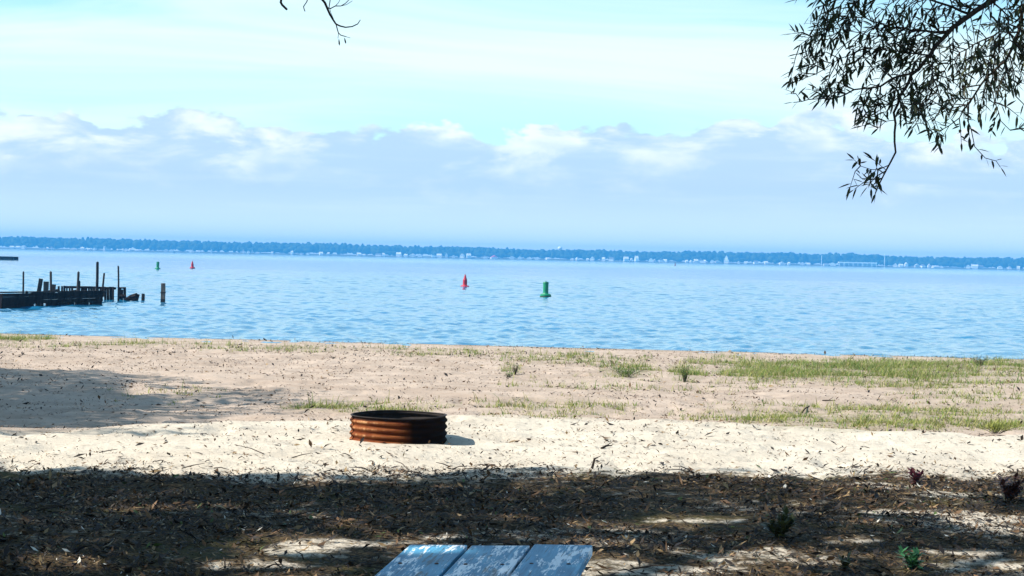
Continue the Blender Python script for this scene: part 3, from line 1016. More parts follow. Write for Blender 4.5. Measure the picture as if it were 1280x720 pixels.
cc = t.mix(t.maprange(t.noise(t.mapping(vec, (3, 2, 3), loc=(2, 8, 1)), 1.4, 3), 0.62, 0.75, 0, 0.4), cc, (0.42, 0.22, 0.30))
p = t.n('ShaderNodeBsdfPrincipled', i_Base_Color=cc, i_Roughness=0.5)
p.inputs['Specular IOR Level'].default_value = 0.3
bn = t.n('ShaderNodeBump', i_Strength=0.5, i_Distance=0.004, i_Height=t.math('ADD', grain, t.math('MULTIPLY', wmask, 0.4)))
t.link(bn.outputs[0], p.inputs['Normal'])
t.n('ShaderNodeOutputMaterial', i_Surface=p.outputs[0])
M_paint = mt
M_bolt = mat('rusty_bolt', (0.07, 0.04, 0.03), 0.7, 0.3, 30)
M_leg = mat('weathered_wood', (0.16, 0.14, 0.12), 0.85, 0.3, 6, 0.2, bump=0.01, stretch=(1, 1, 0.2))

TZ = 0.76
cl, cr = G(511, 681.6, TZ), G(739, 681.8, TZ)
mid = (cl + cr) / 2
TW = np.linalg.norm(cr - cl)
yaw = R(-8.5)
tb = empty('picnic_table')
tb.rotation_euler = (R(1.5), R(-2.0), yaw)
tb.location = Vector(mid) - tb.rotation_euler.to_matrix() @ Vector((0, 0, TZ))
TL = 1.85
pw = (TW - 0.028) / 3
for k in range(3):
    cx = -TW / 2 + pw / 2 + k * (pw + 0.014)
    o = MB().box((0, 0, 0), (pw, TL, 0.038), None, 0.0015).build('top_plank', M_paint, tb)
    o.location = (cx, -TL / 2 + cx * 0.05, TZ - 0.019 + (0.003, 0.0, 0.002)[k])
    bevel(o, 0.004, 2)
    for by in (0.37, -TL + 0.33):
        for bx in (-0.3, 0.3):
            MB().lathe([(0.0075, 0.0), (0.0075, 0.002), (0.005, 0.0038), (0.0005, 0.0038)], 10, (bx * pw, TL / 2 - by if by > 0 else TL / 2 + by, 0.0185)).build('bolt_head', M_bolt, o)
for s in (-1, 1):
    for k in range(2):
        o = MB().box((0, 0, 0), (0.14, TL, 0.038)).build('bench_plank', M_paint, tb)
        o.location = (s * (TW / 2 + 0.22 + k * 0.15), -TL / 2, 0.44)
        bevel(o, 0.004)
for ye in (-0.35, -TL + 0.35):
    for s in (-1, 1):
        MB().tube([(s * 0.42, ye, -0.02), (s * 0.20, ye, TZ - 0.045)], 0.045, 4).build('leg', M_leg, tb)
    MB().box((0, ye + 0.06, 0.39), (TW + 0.90, 0.04, 0.06)).build('bench_support', M_leg, tb)
    MB().box((0, ye + 0.06, TZ - 0.08), (TW - 0.08, 0.04, 0.07)).build('batten', M_leg, tb)
MB().tube([(0, -0.42, 0.40), (0, -0.85, TZ - 0.06)], 0.03, 4).build('brace', M_leg, tb)
MB().tube([(0, -TL + 0.42, 0.40), (0, -TL + 0.85, TZ - 0.06)], 0.03, 4).build('brace', M_leg, tb)
tag(tb, 'weathered blue painted picnic table with three wide top planks', 'table')

# ------------------------------------------------------------------ leaf litter
LT_V = np.array([(0, -0.5, 0.0), (-0.5, 0.0, 0.10), (0, 0.0, 0.0), (0.5, 0.0, 0.10), (0, 0.5, 0.06)], float)
LT_F = np.array([(0, 2, 1), (0, 3, 2), (1, 2, 4), (2, 3, 4)])


def scatter_leaves(x, y, ln, wd, tilt, mi, lift=0.004):
    n = len(x)
    v = np.repeat(LT_V[None], n, 0)
    curl = rng.uniform(-1.5, 3.0, n)
    v = v * np.stack([wd, ln, wd * curl], -1)[:, None, :]
    v[:, :, 2] += (v[:, :, 1] ** 2) * rng.uniform(-4, 6, n)[:, None]
    a, b, c = rng.uniform(0, 6.283, n), rng.normal(0, 1, n) * tilt, rng.normal(0, 1, n) * tilt
    ca_, sa_ = np.cos(b)[:, None], np.sin(b)[:, None]
    v = np.stack([v[:, :, 0], v[:, :, 1] * ca_ - v[:, :, 2] * sa_, v[:, :, 1] * sa_ + v[:, :, 2] * ca_], -1)
    ca_, sa_ = np.cos(c)[:, None], np.sin(c)[:, None]
    v = np.stack([v[:, :, 0] * ca_ + v[:, :, 2] * sa_, v[:, :, 1], -v[:, :, 0] * sa_ + v[:, :, 2] * ca_], -1)
    ca_, sa_ = np.cos(a)[:, None], np.sin(a)[:, None]
    v = np.stack([v[:, :, 0] * ca_ - v[:, :, 1] * sa_, v[:, :, 0] * sa_ + v[:, :, 1] * ca_, v[:, :, 2]], -1)
    g = ground_h(x, y)
    zmin = v[:, :, 2].min(1)
    v += np.stack([x, y, g - zmin + lift], -1)[:, None, :]
    f = (LT_F[None] + (np.arange(n) * 5)[:, None, None]).reshape(-1, 3)
    return v.reshape(-1, 3), f, np.repeat(mi, 4)


LM = [leaf_mat('litter_black', (0.012, 0.009, 0.008), (0.025, 0.018, 0.013), 0.0, 0.7), leaf_mat('litter_brown', (0.085, 0.045, 0.020), (0.14, 0.08, 0.038), 0.05, 0.7),
      leaf_mat('litter_tan', (0.20, 0.13, 0.06), (0.28, 0.19, 0.09), 0.05, 0.6), leaf_mat('litter_pale', (0.45, 0.42, 0.36), (0.6, 0.58, 0.5), 0.0, 0.4),
      leaf_mat('litter_green', (0.04, 0.07, 0.015), (0.08, 0.12, 0.03), 0.1, 0.5)]
M_grassy = leaf_mat('beach_grass', (0.18, 0.21, 0.04), (0.32, 0.33, 0.08), 0.3, 0.6)
M_grassd = leaf_mat('green_grass', (0.07, 0.14, 0.02), (0.13, 0.22, 0.03), 0.3, 0.6)
M_straw = leaf_mat('dry_grass', (0.30, 0.25, 0.12), (0.38, 0.33, 0.17), 0.2, 0.7)


def visible_xy(n, y0, y1, m=1.1):
    y = rng.uniform(y0, y1, n)
    y = y0 + (y1 - y0) * rng.random(n)
    wmax = 0.285 * y1 * m + 0.6
    x = rng.uniform(-1, 1, n) * wmax
    ok = np.abs(x) < 0.285 * y * m + 0.6
    return x[ok], y[ok]


# dense litter in the shade
x, y = visible_xy(270000, 4.6, 17.2)
le = np.interp(x, [-5, -2, 0, 2.2, 4.5], [15.2, 14.9, 15.6, 16.0, 16.6])
dens = (1 - sstep(-0.9, 0.5, y - le + 0.8 * (fbm(x * 1.5, y * 1.5, 2, 61) - 0.5))) * np.clip(2.6 * fbm(x * 0.8, y * 1.5, 4, 57) - 0.6 + np.interp(x, [-4, 0, 3], [0.35, 0.1, 0]), 0.12, 1)
hx_, hy_, _d = px_of(x, y, 0 * x)
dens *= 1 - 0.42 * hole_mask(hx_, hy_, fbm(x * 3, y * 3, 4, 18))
k = rng.random(len(x)) < dens
x, y = x[k], y[k]
n = len(x)
ln = rng.lognormal(math.log(0.036), 0.45, n).clip(0.014, 0.11)
mi = rng.choice(5, n, p=[0.57, 0.295, 0.090, 0.015, 0.030])
ln = np.where(mi >= 3, ln * 0.8, ln)
v1, f1, m1 = scatter_leaves(x, y, ln, ln * rng.uniform(0.10, 0.42, n), 0.35, mi)
# sparse litter on the sunny strip and beyond
x, y = visible_xy(30000, 14.5, 40)
dn = np.interp(y, [14.5, 16.5, 19.5, 23, 40], [1.0, 0.75, 0.42, 0.2, 0.10]) * np.clip(4.2 * fbm(x * 1.1, y * 1.6, 4, 91) - 1.45, 0.07, 1)
k = rng.random(len(x)) < dn
x, y = x[k], y[k]
n2_ = len(x)
ln = rng.lognormal(math.log(0.047), 0.42, n2_).clip(0.02, 0.13)
mi = rng.choice(5, n2_, p=[0.66, 0.26, 0.06, 0.0, 0.02])
v2, f2, m2 = scatter_leaves(x, y, ln, ln * rng.uniform(0.12, 0.45, n2_), 0.30, mi)
f2 = f2 + len(v1)
# crumbs of bark and twig: slivers lying on the open sand
x, y = visible_xy(150000, 13.5, 47)
dn = np.interp(y, [13.5, 16, 20, 30, 47], [1.0, 0.9, 0.6, 0.45, 0.35]) * np.clip(3.6 * fbm(x * 0.9, y * 1.2, 4, 95) - 1.15, 0.10, 1)
k = rng.random(len(x)) < dn
x, y = x[k], y[k]
wx_ = rng.uniform(-15, 15, 2600)
wy_ = shoreline(wx_) - 0.9 + 0.45 * rng.normal(0, 1, 2600) + 0.8 * (fbm(wx_ * 0.3, wx_ * 0, 3, 70) - 0.5)
kk = rng.random(2600) < np.clip(3.5 * fbm(wx_ * 0.7, wy_ * 0.3, 3, 96) - 1.2, 0.05, 1)
x, y = np.concatenate([x, wx_[kk]]), np.concatenate([y, wy_[kk]])
n3_ = len(x)
ln = rng.lognormal(math.log(0.026), 0.45, n3_).clip(0.01, 0.09) * np.interp(y, [18, 45], [1, 1.7])
v3, f3, m3 = scatter_leaves(x, y, ln, ln * rng.uniform(0.12, 0.5, n3_), 0.5, rng.choice(3, n3_, p=[0.5, 0.35, 0.15]))
f3 = f3 + len(v1) + len(v2)
ll = link_mesh('leaf_litter', np_mesh('leaf_litter', np.concatenate([v1, v2, v3]), np.concatenate([f1, f2, f3]), np.concatenate([m1, m2, m3])), LM)
tag(ll, 'dark fallen leaves strewn over the shaded and sunlit sand', kind='stuff')

# fallen sticks, small: one litter object
sb = MB()
for k in range(420):
    y = random.uniform(5, 16.5)
    x = random.uniform(-1, 1) * (0.285 * y + 0.3)
    l = random.uniform(0.06, 0.3)
    a = random.uniform(0, 6.28)
    z = float(ground_h(np.array(x), np.array(y)))
    e = np.array([math.cos(a), math.sin(a), random.uniform(-0.05, 0.25)]) * l
    p0 = np.array([x, y, z + 0.008])
    sb.tube([p0, p0 + e * 0.5 + np.array([0, 0, random.uniform(0, .02)]), p0 + e], [0.0045, 0.004, 0.002], 4)
st = sb.build('fallen_sticks', [M_twig])
tag(st, 'small bare sticks scattered among the leaf litter', kind='stuff')

# ------------------------------------------------------------------ beach grass and sprouts
def blades(x, y, h, wd, lean, mi, seg=3):
    n = len(x)
    a = rng.uniform(0, 6.283, n)
    dirx, diry = np.cos(a), np.sin(a)
    g = ground_h(x, y) - 0.004
    vs = []
    for i in range(seg + 1):
        q = i / seg
        off = lean * q ** 1.7 * h
        ww = wd * (1 - q) ** 0.7 * 0.5
        cx, cy_, cz = x + dirx * off, y + diry * off, g + h * q * np.sqrt(np.clip(1 - (lean * q * 0.5) ** 2, 0.1, 1))
        vs.append(np.stack([cx - diry * ww, cy_ + dirx * ww, cz], -1))
        vs.append(np.stack([cx + diry * ww, cy_ - dirx * ww, cz], -1))
    v = np.stack(vs, 1)
    K = 2 * (seg + 1)
    tf_ = np.array([(2 * i, 2 * i + 1, 2 * i + 3, 2 * i + 2) for i in range(seg)])
    f = (tf_[None] + (np.arange(n) * K)[:, None, None]).reshape(-1, 4)
    return v.reshape(-1, 3), f, np.repeat(mi, seg)


y = 19.5 + 30.0 * rng.random(260000)
x = rng.uniform(-1, 1, len(y)) * 15.0
k = np.abs(x) < 0.30 * y + 0.5
x, y = x[k], y[k]
z = ground_h(x, y)
dv = veg_density(x, y, z)
clump = np.clip(3.6 * fbm(x * 1.1, y * 1.1, 4, 201) - 1.45, 0, 1) ** 1.5
k = rng.random(len(x)) < dv * (clump * 0.6 + 0.03)
k &= y > crest(x) - 0.05
x, y = x[k], y[k]
# sprouts come in tight tufts
tx = np.repeat(x, 7) + rng.normal(0, 0.045, 7 * len(x))
ty = np.repeat(y, 7) + rng.normal(0, 0.045, 7 * len(x))
n = len(tx)
hh_ = rng.lognormal(math.log(0.062), 0.55, n).clip(0.02, 0.30) * np.interp(ty, [20, 26, 36, 46], [0.7, 0.85, 1.2, 1.3])
mi = np.where(rng.random(n) < 0.25, 2, np.where(rng.random(n) < np.interp(ty, [22, 38], [0.25, 0.5]), 1, 0))
gv, gf, gmi = blades(tx, ty, hh_, rng.uniform(0.006, 0.015, n), rng.uniform(0.4, 1.9, n), mi)
gr = link_mesh('beach_grass', np_mesh('beach_grass', gv, gf, gmi), [M_grassy, M_grassd, M_straw])
tag(gr, 'sparse yellow green grass sprouting from the lower beach', kind='stuff')

# a few plants that stand out singly
M_redplant = leaf_mat('red_weed_leaf', (0.09, 0.018, 0.035), (0.13, 0.035, 0.045), 0.2)
M_dkweed = leaf_mat('dark_weed_leaf', (0.035, 0.045, 0.015), (0.07, 0.075, 0.02), 0.15)
M_gweed = leaf_mat('green_weed_leaf', (0.02, 0.09, 0.03), (0.04, 0.14, 0.05), 0.2)
M_brownweed = leaf_mat('brown_weed_leaf', (0.05, 0.02, 0.015), (0.08, 0.035, 0.025), 0.1)


def weed(px, py, wpx, hpx, mt_, lab, name, nleaf=140, z0=0.0, upright=False):
    g = G(px, py, z0)
    z = float(ground_h(np.array(g[0]), np.array(g[1])))
    g = G(px, py, z)
    o = empty(name, (g[0], g[1], z - 0.01))
    sc_ = g[1] / F
    wd, ht = wpx * sc_, hpx * sc_
    sm, vs, fs = MB(), [], []
    nst = 11 if not upright else 26
    lw = 0.07 if upright else 0.2
    for s_ in range(nst):
        a = random.uniform(0, 6.28)
        rr = random.uniform(0.2, 1.0) * wd / 2
        hh2 = ht * random.uniform(0.55, 1.0)
        pts = [np.array([rr * 0.15 * math.cos(a), rr * 0.15 * math.sin(a), 0]), np.array([rr * 0.5 * math.cos(a), rr * 0.5 * math.sin(a), hh2 * 0.6]), np.array([rr * math.cos(a), rr * math.sin(a), hh2])]
        sm.tube(pts, [0.003, 0.0025, 0.0012], 4)
        for l_ in range(nleaf // nst):
            q = random.uniform(0.15, 1)
            c = pts[0] * (1 - q) ** 2 + 2 * pts[1] * q * (1 - q) + pts[2] * q * q
            dv_ = np.array([random.uniform(-1, 1), random.uniform(-1, 1), random.uniform(-0.2, 1.6 if upright else 0.8)])
            dv_ /= np.linalg.norm(dv_)
            ll_ = random.uniform(0.05, 0.10) * (0.6 + wd) * (0.8 if upright else 1)
            sd_ = np.cross(dv_, [0, 0, 1.0])
            sd_ /= np.linalg.norm(sd_) + 1e-6
            b_ = len(vs)
            vs += [c, c + dv_ * ll_ * .5 + sd_ * ll_ * lw, c + dv_ * ll_, c + dv_ * ll_ * .5 - sd_ * ll_ * lw]
            fs.append((b_, b_ + 1, b_ + 2, b_ + 3))
    sm.build('stems', M_twig, o)
    me = bpy.data.meshes.new('leaves')
    me.from_pydata([tuple(q) for q in vs], [], fs)
    lo = link_mesh('foliage', me, mt_, o)
    lo['kind'] = 'stuff'
    tag(o, lab, 'plant')
    return o


weed(974, 673, 58, 34, M_dkweed, 'low dark olive bushy weed in the shade right of the table', 'bushy_weed', 260)
weed(1144, 605, 24, 18, M_redplant, 'small reddish purple weed at the right edge of the shade', 'reddish_weed', 130)
weed(1262, 626, 54, 32, M_brownweed, 'dark brown withered bush at the right picture edge', 'withered_bush', 300)
weed(1141, 712, 36, 26, M_gweed, 'small bright green weed at the bottom right in shade', 'green_weed', 160)
weed(1056, 712, 14, 18, M_dkweed, 'thin olive sprout left of the green weed at bottom right', 'green_weed', 60)
weed(1245, 541, 62, 14, M_grassy, 'bright green grass tuft on the sand edge at far right', 'grass_tuft', 360, -0.1, True)
weed(782, 472, 52, 14, M_grassd, 'bright green grass tuft on the lower beach below the green buoy', 'grass_tuft', 320, -0.4, True)
weed(856, 478, 26, 24, M_grassd, 'upright green weed right of the bright grass tuft', 'beach_weed', 200, -0.35, True)
weed(636, 472, 16, 7, M_grassd, 'tiny green tuft on bare sand below the nearer red buoy', 'grass_tuft', 90, -0.35, True)
weed(644, 468, 14, 14, M_dkweed, 'small dark upright weed beside the tiny green tuft', 'beach_weed', 70, -0.35, True)
weed(1224, 459, 30, 16, M_dkweed, 'dark green leafy plant at the waterline far right', 'beach_weed', 170, -0.5, True)
# bits of driftwood on the lower beach
for (px0, py0, px1, py1, rise, lab) in ((1084, 494, 1090, 506, 0.12, 'dark bent twig sticking up from the grassy sand at right'),
                                        (1002, 521, 1012, 516, 0.05, 'short dark stick lying left of the bent twig'),
                                        (1028, 505, 1044, 506, 0.0, 'thin dark stick lying flat above the short stick'),
                                        (752, 565, 765, 562, 0.03, 'dark curled stick on the bright sand right of the fire ring'),
                                        (838, 684, 856, 672, 0.03, 'pale thin stick in shade left of the bushy weed'),
                                        (740, 588, 747, 572, 0.10, 'curved bare twig upright at the edge of the shade')):
    zg = 0.0 if py0 > 540 else -0.3
    a, b = G(px0, py0, zg), G(px1, py1, zg)
    a[2] = float(ground_h(a[0], a[1])) + 0.01
    b[2] = float(ground_h(b[0], b[1])) + 0.012
    if rise > 0.08:
        b = P(px1, py1, a[1])
    o = empty('driftwood_stick', a)
    e = b - a
    MB().tube([(0, 0, -0.005), tuple(e * 0.45 + np.array([0, 0, rise * .4])), tuple(e)], [0.013, 0.010, 0.005], 6).build('stick', M_pile if 'pale' in lab else M_twig, o)
    MB().tube([tuple(e * 0.45 + np.array([0, 0, rise * .4])), tuple(e * 0.6 + np.array([0.05, 0.02, 0.05]))], [0.006, 0.002], 5).build('side_twig', M_pile if 'pale' in lab else M_twig, o)
    tag(o, lab, 'stick', 'sticks on the beach')

# ------------------------------------------------------------------ trees out of frame (they cast the shade; crowns cut to the wanted shadow)
S1_TOP = ([-400, 0, 200, 420, 520, 640, 760, 860, 1000, 1100, 1280, 1700], [583, 584, 589, 599, 598, 589, 581, 582, 581, 571, 573, 573])
S2_POLY = [(-900, 452), (0, 455), (110, 457), (215, 464), (300, 480), (400, 489), (435, 500), (470, 512), (430, 519), (330, 524), (260, 530), (335, 539), (250, 544), (0, 544), (-900, 545)]
def in_poly(px, py, poly):
    r = np.zeros(len(px), bool)
    n_ = len(poly)
    for i in range(n_):
        (x0, y0), (x1, y1) = poly[i], poly[(i + 1) % n_]
        c = ((y0 > py) != (y1 > py))
        with np.errstate(divide='ignore', invalid='ignore'):
            xi = (x1 - x0) * (py - y0) / (y1 - y0 + 1e-12) + x0
        r ^= c & (px < xi)
    return r


def shade_ok(pts):
    zg = np.where(pts[:, 1] > 17.0, -0.25, 0.0)
    tt = (pts[:, 2] - zg) / SUN[2]
    land = pts - SUN[None] * tt[:, None]
    px, py, dd = proj(land)
    jx = 10 * (rng.random(len(px)) - 0.5)
    near = dd < 4.9
    edge = np.interp(px, *S1_TOP) + 9 * (fbm(land[:, 0] * 2.5, land[:, 1] * 2.5, 2, 8) - 0.5) * 2
    s1 = (py > edge) & (dd > 0)
    hole = hole_mask(px, py, fbm(land[:, 0] * 3, land[:, 1] * 3, 4, 18)) > 0.4
    dap = fbm(land[:, 0] * 2.0 + 5, land[:, 1] * 2.0, 3, 63) + np.interp(px, [0, 500, 900, 1280], [-0.06, -0.02, 0.035, 0.055]) + np.interp(py, [590, 640, 720], [-0.01, 0.0, 0.02])
    hole |= dap > 0.635
    s2 = in_poly(px + jx, py, S2_POLY)
    strk = fbm(px * 0.006, py * 0.11, 3, 44)
    s2 &= ~((strk > 0.63) & (px > 160))
    s2 &= (rng.random(len(px)) > np.interp(px, [60, 220, 440], [0.0, 0.72, 0.95]))
    s2 |= (px < -30) & (py > 440) & (py < 560) & (dd > 0)
    return near | (s1 & ~hole) | s2


def out_of_frame(pts, m=40):
    px, py, dd = proj(pts)
    return ~((px > -m) & (px < 1280 + m) & (py > -m) & (py < 720 + m) & (dd > 0))


def shade_tree(name, lab, base, ells, nleaf, trunk_r=0.28):
    o = empty(name, base)
    bz = np.array(base, float)
    pts = []
    for (c, r) in ells:
        q = rng.normal(0, 1, (nleaf * 2, 3))
        q /= np.linalg.norm(q, axis=1)[:, None]
        q *= (rng.random((len(q), 1)) ** (1 / 2.2))
        pts.append(np.array(c) + q * np.array(r))
    pts = np.concatenate(pts)
    rng.shuffle(pts)
    dn = fbm(pts[:, 0] * 0.9 + pts[:, 2], pts[:, 1] * 0.9 + pts[:, 2] * 0.7, 3, 71)
    pts = pts[(dn > 0.30)]
    pts = pts[shade_ok(pts) & out_of_frame(pts)]
    pts = pts[:nleaf]
    n_ = len(pts)
    tv_ = np.array([(0, -0.5, 0), (-0.5, 0, 0.06), (0, 0.5, 0), (0.5, 0, 0.06)])
    sz = rng.uniform(0.11, 0.20, n_)
    v = tv_[None] * np.stack([sz * 0.55, sz, sz], -1)[:, None, :]
    A_ = rng.normal(0, 1, (n_, 3, 3))
    A_[:, :, 2] += [0, 0, 1.2]
    Q, _ = np.linalg.qr(A_)
    v = np.einsum('nij,nkj->nki', Q, v) + (pts - bz)[:, None, :]
    f = (np.array([(0, 1, 2, 3)])[None] + (np.arange(n_) * 4)[:, None, None]).reshape(-1, 4)
    cr_ = link_mesh('crown', np_mesh('crown', v.reshape(-1, 3), f), M_crown, o)
    cr_['kind'] = 'stuff'
    top = np.array([np.mean([c[0] for c, r in ells]), np.mean([c[1] for c, r in ells]), np.mean([c[2] for c, r in ells])]) - bz
    fork = np.array([top[0] * 0.15, top[1] * 0.15, top[2] * 0.5])
    MB().tube([(0, 0, -0.3), (0, 0, 0.1), tuple(fork * 0.5), tuple(fork)], [trunk_r * 1.5, trunk_r * 1.1, trunk_r * 0.9, trunk_r * 0.7], 12).build('trunk', M_bark, o, True)
    lb = MB()
    for (c, r) in ells:
        for k in range(6):
            e = np.array(c) + np.array([random.uniform(-.7, .7) * r[0], random.uniform(-.7, .7) * r[1], random.uniform(-.3, .6) * r[2]]) - bz
            md = fork * 0.45 + e * 0.55 + np.array([0, 0, 0.6])
            samp = np.array([fork + (md - fork) * q for q in (0.3, 0.6, 1)] + [md + (e - md) * q for q in (0.5, 1)]) + bz
            if not out_of_frame(samp, 80).all():
                continue
            lb.tube([fork, md, e], [trunk_r * 0.45, trunk_r * 0.25, 0.02], 7, False)
    lb.build('limbs', M_bark, o)
    tag(o, lab, 'tree')
    return o


TA = (-7.2, 5.2, 0.0)
treeA = shade_tree('shade_tree', 'tree beyond the left edge whose bare dark twigs hang into the sky', TA,
                   [((-7.5, 7.5, 8.5), (7, 7.5, 3.0)), ((-9.5, 3, 8), (5.5, 5, 3)), ((-11.5, 11.5, 7.2), (4.5, 5, 3)), ((-3.0, 6.5, 9.5), (6, 8, 2.6))], 120000, 0.34)
shade_tree('beach_tree', 'leafy tree beyond the left edge casting the grey shadow on the lower beach', (-17.0, 22.0, 0.0),
           [((-16, 21, 9), (5, 7, 4)), ((-18.5, 29, 9), (5.5, 6.5, 4)), ((-13.5, 24, 7), (4, 5, 2.5))], 60000, 0.3)

# hanging dead twigs, part of the shade tree
DT = 9.0


def pxl(lst, d):
    return [P(a, b, d + (i * 0.03)) for i, (a, b) in enumerate(lst)]


tw = MB()
ppm = DT / F
limb = [np.array([-6.2, 6.0, 4.4]), np.array([-4.0, 7.5, 4.5]), P(250, -150, DT), P(352, -75, DT), P(420, -60, DT), P(480, -80, DT)]
tw.tube(limb, [0.09, 0.07, 0.05, 0.035, 0.02, 0.008], 7)
for pts_, r0, r1 in (([(356, -72), (355, -30), (352.5, -6), (351, 3), (353, 6.5), (358.5, 11.8)], 1.6, 1.5),
                     ([(388, -66), (387, -25), (385, -3), (383.6, 2), (379.5, 8), (380, 11), (381.2, 14)], 0.7, 0.6),
                     ([(392, -66), (396, -25), (400, -4), (406, 3), (409, 10), (412, 17), (416, 24), (420, 30), (425, 32.5), (432, 34.2), (440, 33.3), (447, 30), (450.3, 25)], 2.0, 0.55),
                     ([(409, 9.7), (413, 10.7), (419, 7.5), (426, 7.5), (432, 4), (437, -1), (442, -6)], 0.8, 0.4),
                     ([(419, 7.6), (423, 3.5), (426, -2)], 0.45, 0.3), ([(426, 7.5), (433, 5.8), (440.5, 1)], 0.45, 0.3),
                     ([(414, -60), (413.5, -20), (413, -2), (411.3, 9.5)], 0.7, 0.6),
                     ([(412, 10.5), (414, 17), (417, 23.5)], 0.4, 0.3), ([(409, 11), (411.5, 18), (415.5, 24)], 0.6, 0.5),
                     ([(420, 30), (421.5, 36), (423, 41), (426, 44), (432, 45.7)], 0.7, 0.6), ([(432, 45.7), (438, 47.5)], 0.4, 0.25),
                     ([(423, 41), (422.8, 45), (422.4, 48)], 0.4, 0.3)):
    n_ = len(pts_)
    tw.tube(pxl(pts_, DT), [(r0 + (r1 - r0) * i / (n_ - 1)) * ppm for i in range(n_)], 5)
dt_ = tw.build('dead_branch', M_twig)
dt_.data.transform(Matrix.Translation(-Vector(TA)))
dt_.parent = treeA
for (a, b) in (((423.6, 48.8), (424.3, 56.8)), ((430.6, 47.3), (432.3, 54.5))):
    pa, pb = P(*a, DT), P(*b, DT)
    o = MB().tube([pa, pa + (pb - pa) * .35, pa + (pb - pa) * .75, pb], [0.001, 0.0035, 0.0042, 0.001], 6).build('dead_leaf', M_twig)
    o.data.transform(Matrix.Translation(-Vector(TA)))
    o.parent = treeA

# ------------------------------------------------------------------ willow at the right
WB = np.array([6.4, 9.2, 0.0])
WB[2] = float(ground_h(WB[0], WB[1]))
wil = empty('willow_tree', WB)
wr = random.Random(11)
main = [  # pixel polylines, start radius px, end radius px, depth at start, depth at end
    ([(1330, -70), (1290, -32), (1240, 2), (1213, 18), (1184, 40), (1162, 69), (1140, 94), (1126, 119), (1118, 141), (1119, 166), (1119, 191), (1108, 213), (1094, 242)], 6.0, 0.7, 9.9, 9.4),
    ([(1330, -70), (1300, -35), (1278, 12), (1274, 40), (1256, 76), (1234, 96), (1220, 115), (1209, 131)], 4.5, 1.2, 9.9, 10.1),
    ([(1184, 40), (1166, 41), (1148, 38), (1112, 34), (1080, 22), (1050, 20)], 2.2, 0.6, 9.6, 9.9),
    ([(1140, 92), (1115, 97), (1101, 108), (1068, 113), (1040, 124), (1010, 124), (992, 128)], 1.7, 0.5, 9.5, 9.2),
    ([(1209, 131), (1199, 148), (1186, 158), (1166, 166)], 1.1, 0.4, 10.1, 10.3),
    ([(1211, 128), (1210, 150), (1215, 170), (1219, 184), (1232, 197), (1245, 202), (1250.5, 209)], 0.9, 0.4, 10.1, 10.0),
    ([(1256, 76), (1262, 100), (1270, 120), (1282, 132), (1300, 150)], 1.2, 0.5, 10.0, 10.3),
    ([(1234, 96), (1244, 128), (1252, 152), (1262, 162), (1275, 160), (1290, 150)], 0.8, 0.4, 10.0, 9.8),
    ([(1213, 18), (1180, 4), (1140, -6), (1090, -10), (1050, -6), (1030, 6), (1030, 22)], 1.8, 0.5, 9.8, 9.5),
    ([(1162, 69), (1135, 66), (1108, 62), (1080, 60), (1050, 74), (1020, 92), (1000, 100)], 1.2, 0.4, 9.6, 9.9),
    ([(1148, 38), (1110, 48), (1075, 42), (1040, 34), (1015, 45), (1000, 56)], 1.0, 0.4, 9.7, 10.0),
    ([(1274, 40), (1250, 40), (1225, 52), (1200, 66), (1180, 88), (1170, 115), (1160, 140)], 1.3, 0.4, 10.0, 10.4),
    ([(1240, 2), (1260, 20), (1262, 50), (1245, 70), (1225, 80)], 1.2, 0.4, 9.8, 9.4),
    ([(1126, 119), (1112, 130), (1095, 140), (1078, 150)], 0.8, 0.35, 9.5, 9.6),
    ([(1119, 150), (1108, 152), (1098, 160)], 0.6, 0.3, 9.4, 9.5),
    ([(1112, 206), (1098, 212), (1088, 212), (1076, 208), (1068, 200)], 0.7, 0.3, 9.4, 9.3),
    ([(1160, 70), (1168, 100), (1162, 125), (1148, 140)], 0.8, 0.3, 9.6, 9.3),
    ([(1108, 213), (1100, 205), (1090, 198)], 0.5, 0.3, 9.4, 9.5),
    ([(1186, 158), (1178, 172), (1170, 182)], 0.5, 0.3, 10.2, 10.2),
]
brs, tws, leaves = [], [], []


def resample(pts, step):
    out = [pts[0]]
    for a, b in zip(pts[:-1], pts[1:]):
        n_ = max(1, int(np.linalg.norm(np.subtract(b, a)) / step))
        out += [tuple(np.array(a) + (np.array(b) - np.array(a)) * (i + 1) / n_) for i in range(n_)]
    return out


def add_leaf(p, dirv):
    leaves.append((np.array(p), np.array(dirv) / (np.linalg.norm(dirv) + 1e-9), wr.uniform(0.047, 0.086)))


def leafy(pts3, spacing, skip=0.25, droop=0.12):
    """leaves along a 3d twig, alternate, swept forward"""
    pts3 = [np.asarray(p) for p in pts3]
    L_ = sum(np.linalg.norm(b - a) for a, b in zip(pts3[:-1], pts3[1:]))
    s = L_ * skip
    side = 1
    while s < L_:
        acc = 0
        for a, b in zip(pts3[:-1], pts3[1:]):
            l_ = np.linalg.norm(b - a)
            if acc + l_ >= s:
                p = a + (b - a) * (s - acc) / l_
                t_ = (b - a) / l_
                break
            acc += l_
        pe = np.cross(t_, np.array([wr.uniform(-1, 1), wr.uniform(-1, 1), wr.uniform(-1, 1)]))
        pe /= np.linalg.norm(pe) + 1e-9
        add_leaf(p, t_ * wr.uniform(0.3, 0.9) + pe * wr.uniform(0.55, 1.1) + np.array([0, 0, -droop * wr.random()]))
        side = -side
        s += spacing * wr.uniform(0.6, 1.5)
    add_leaf(pts3[-1], pts3[-1] - pts3[-2])


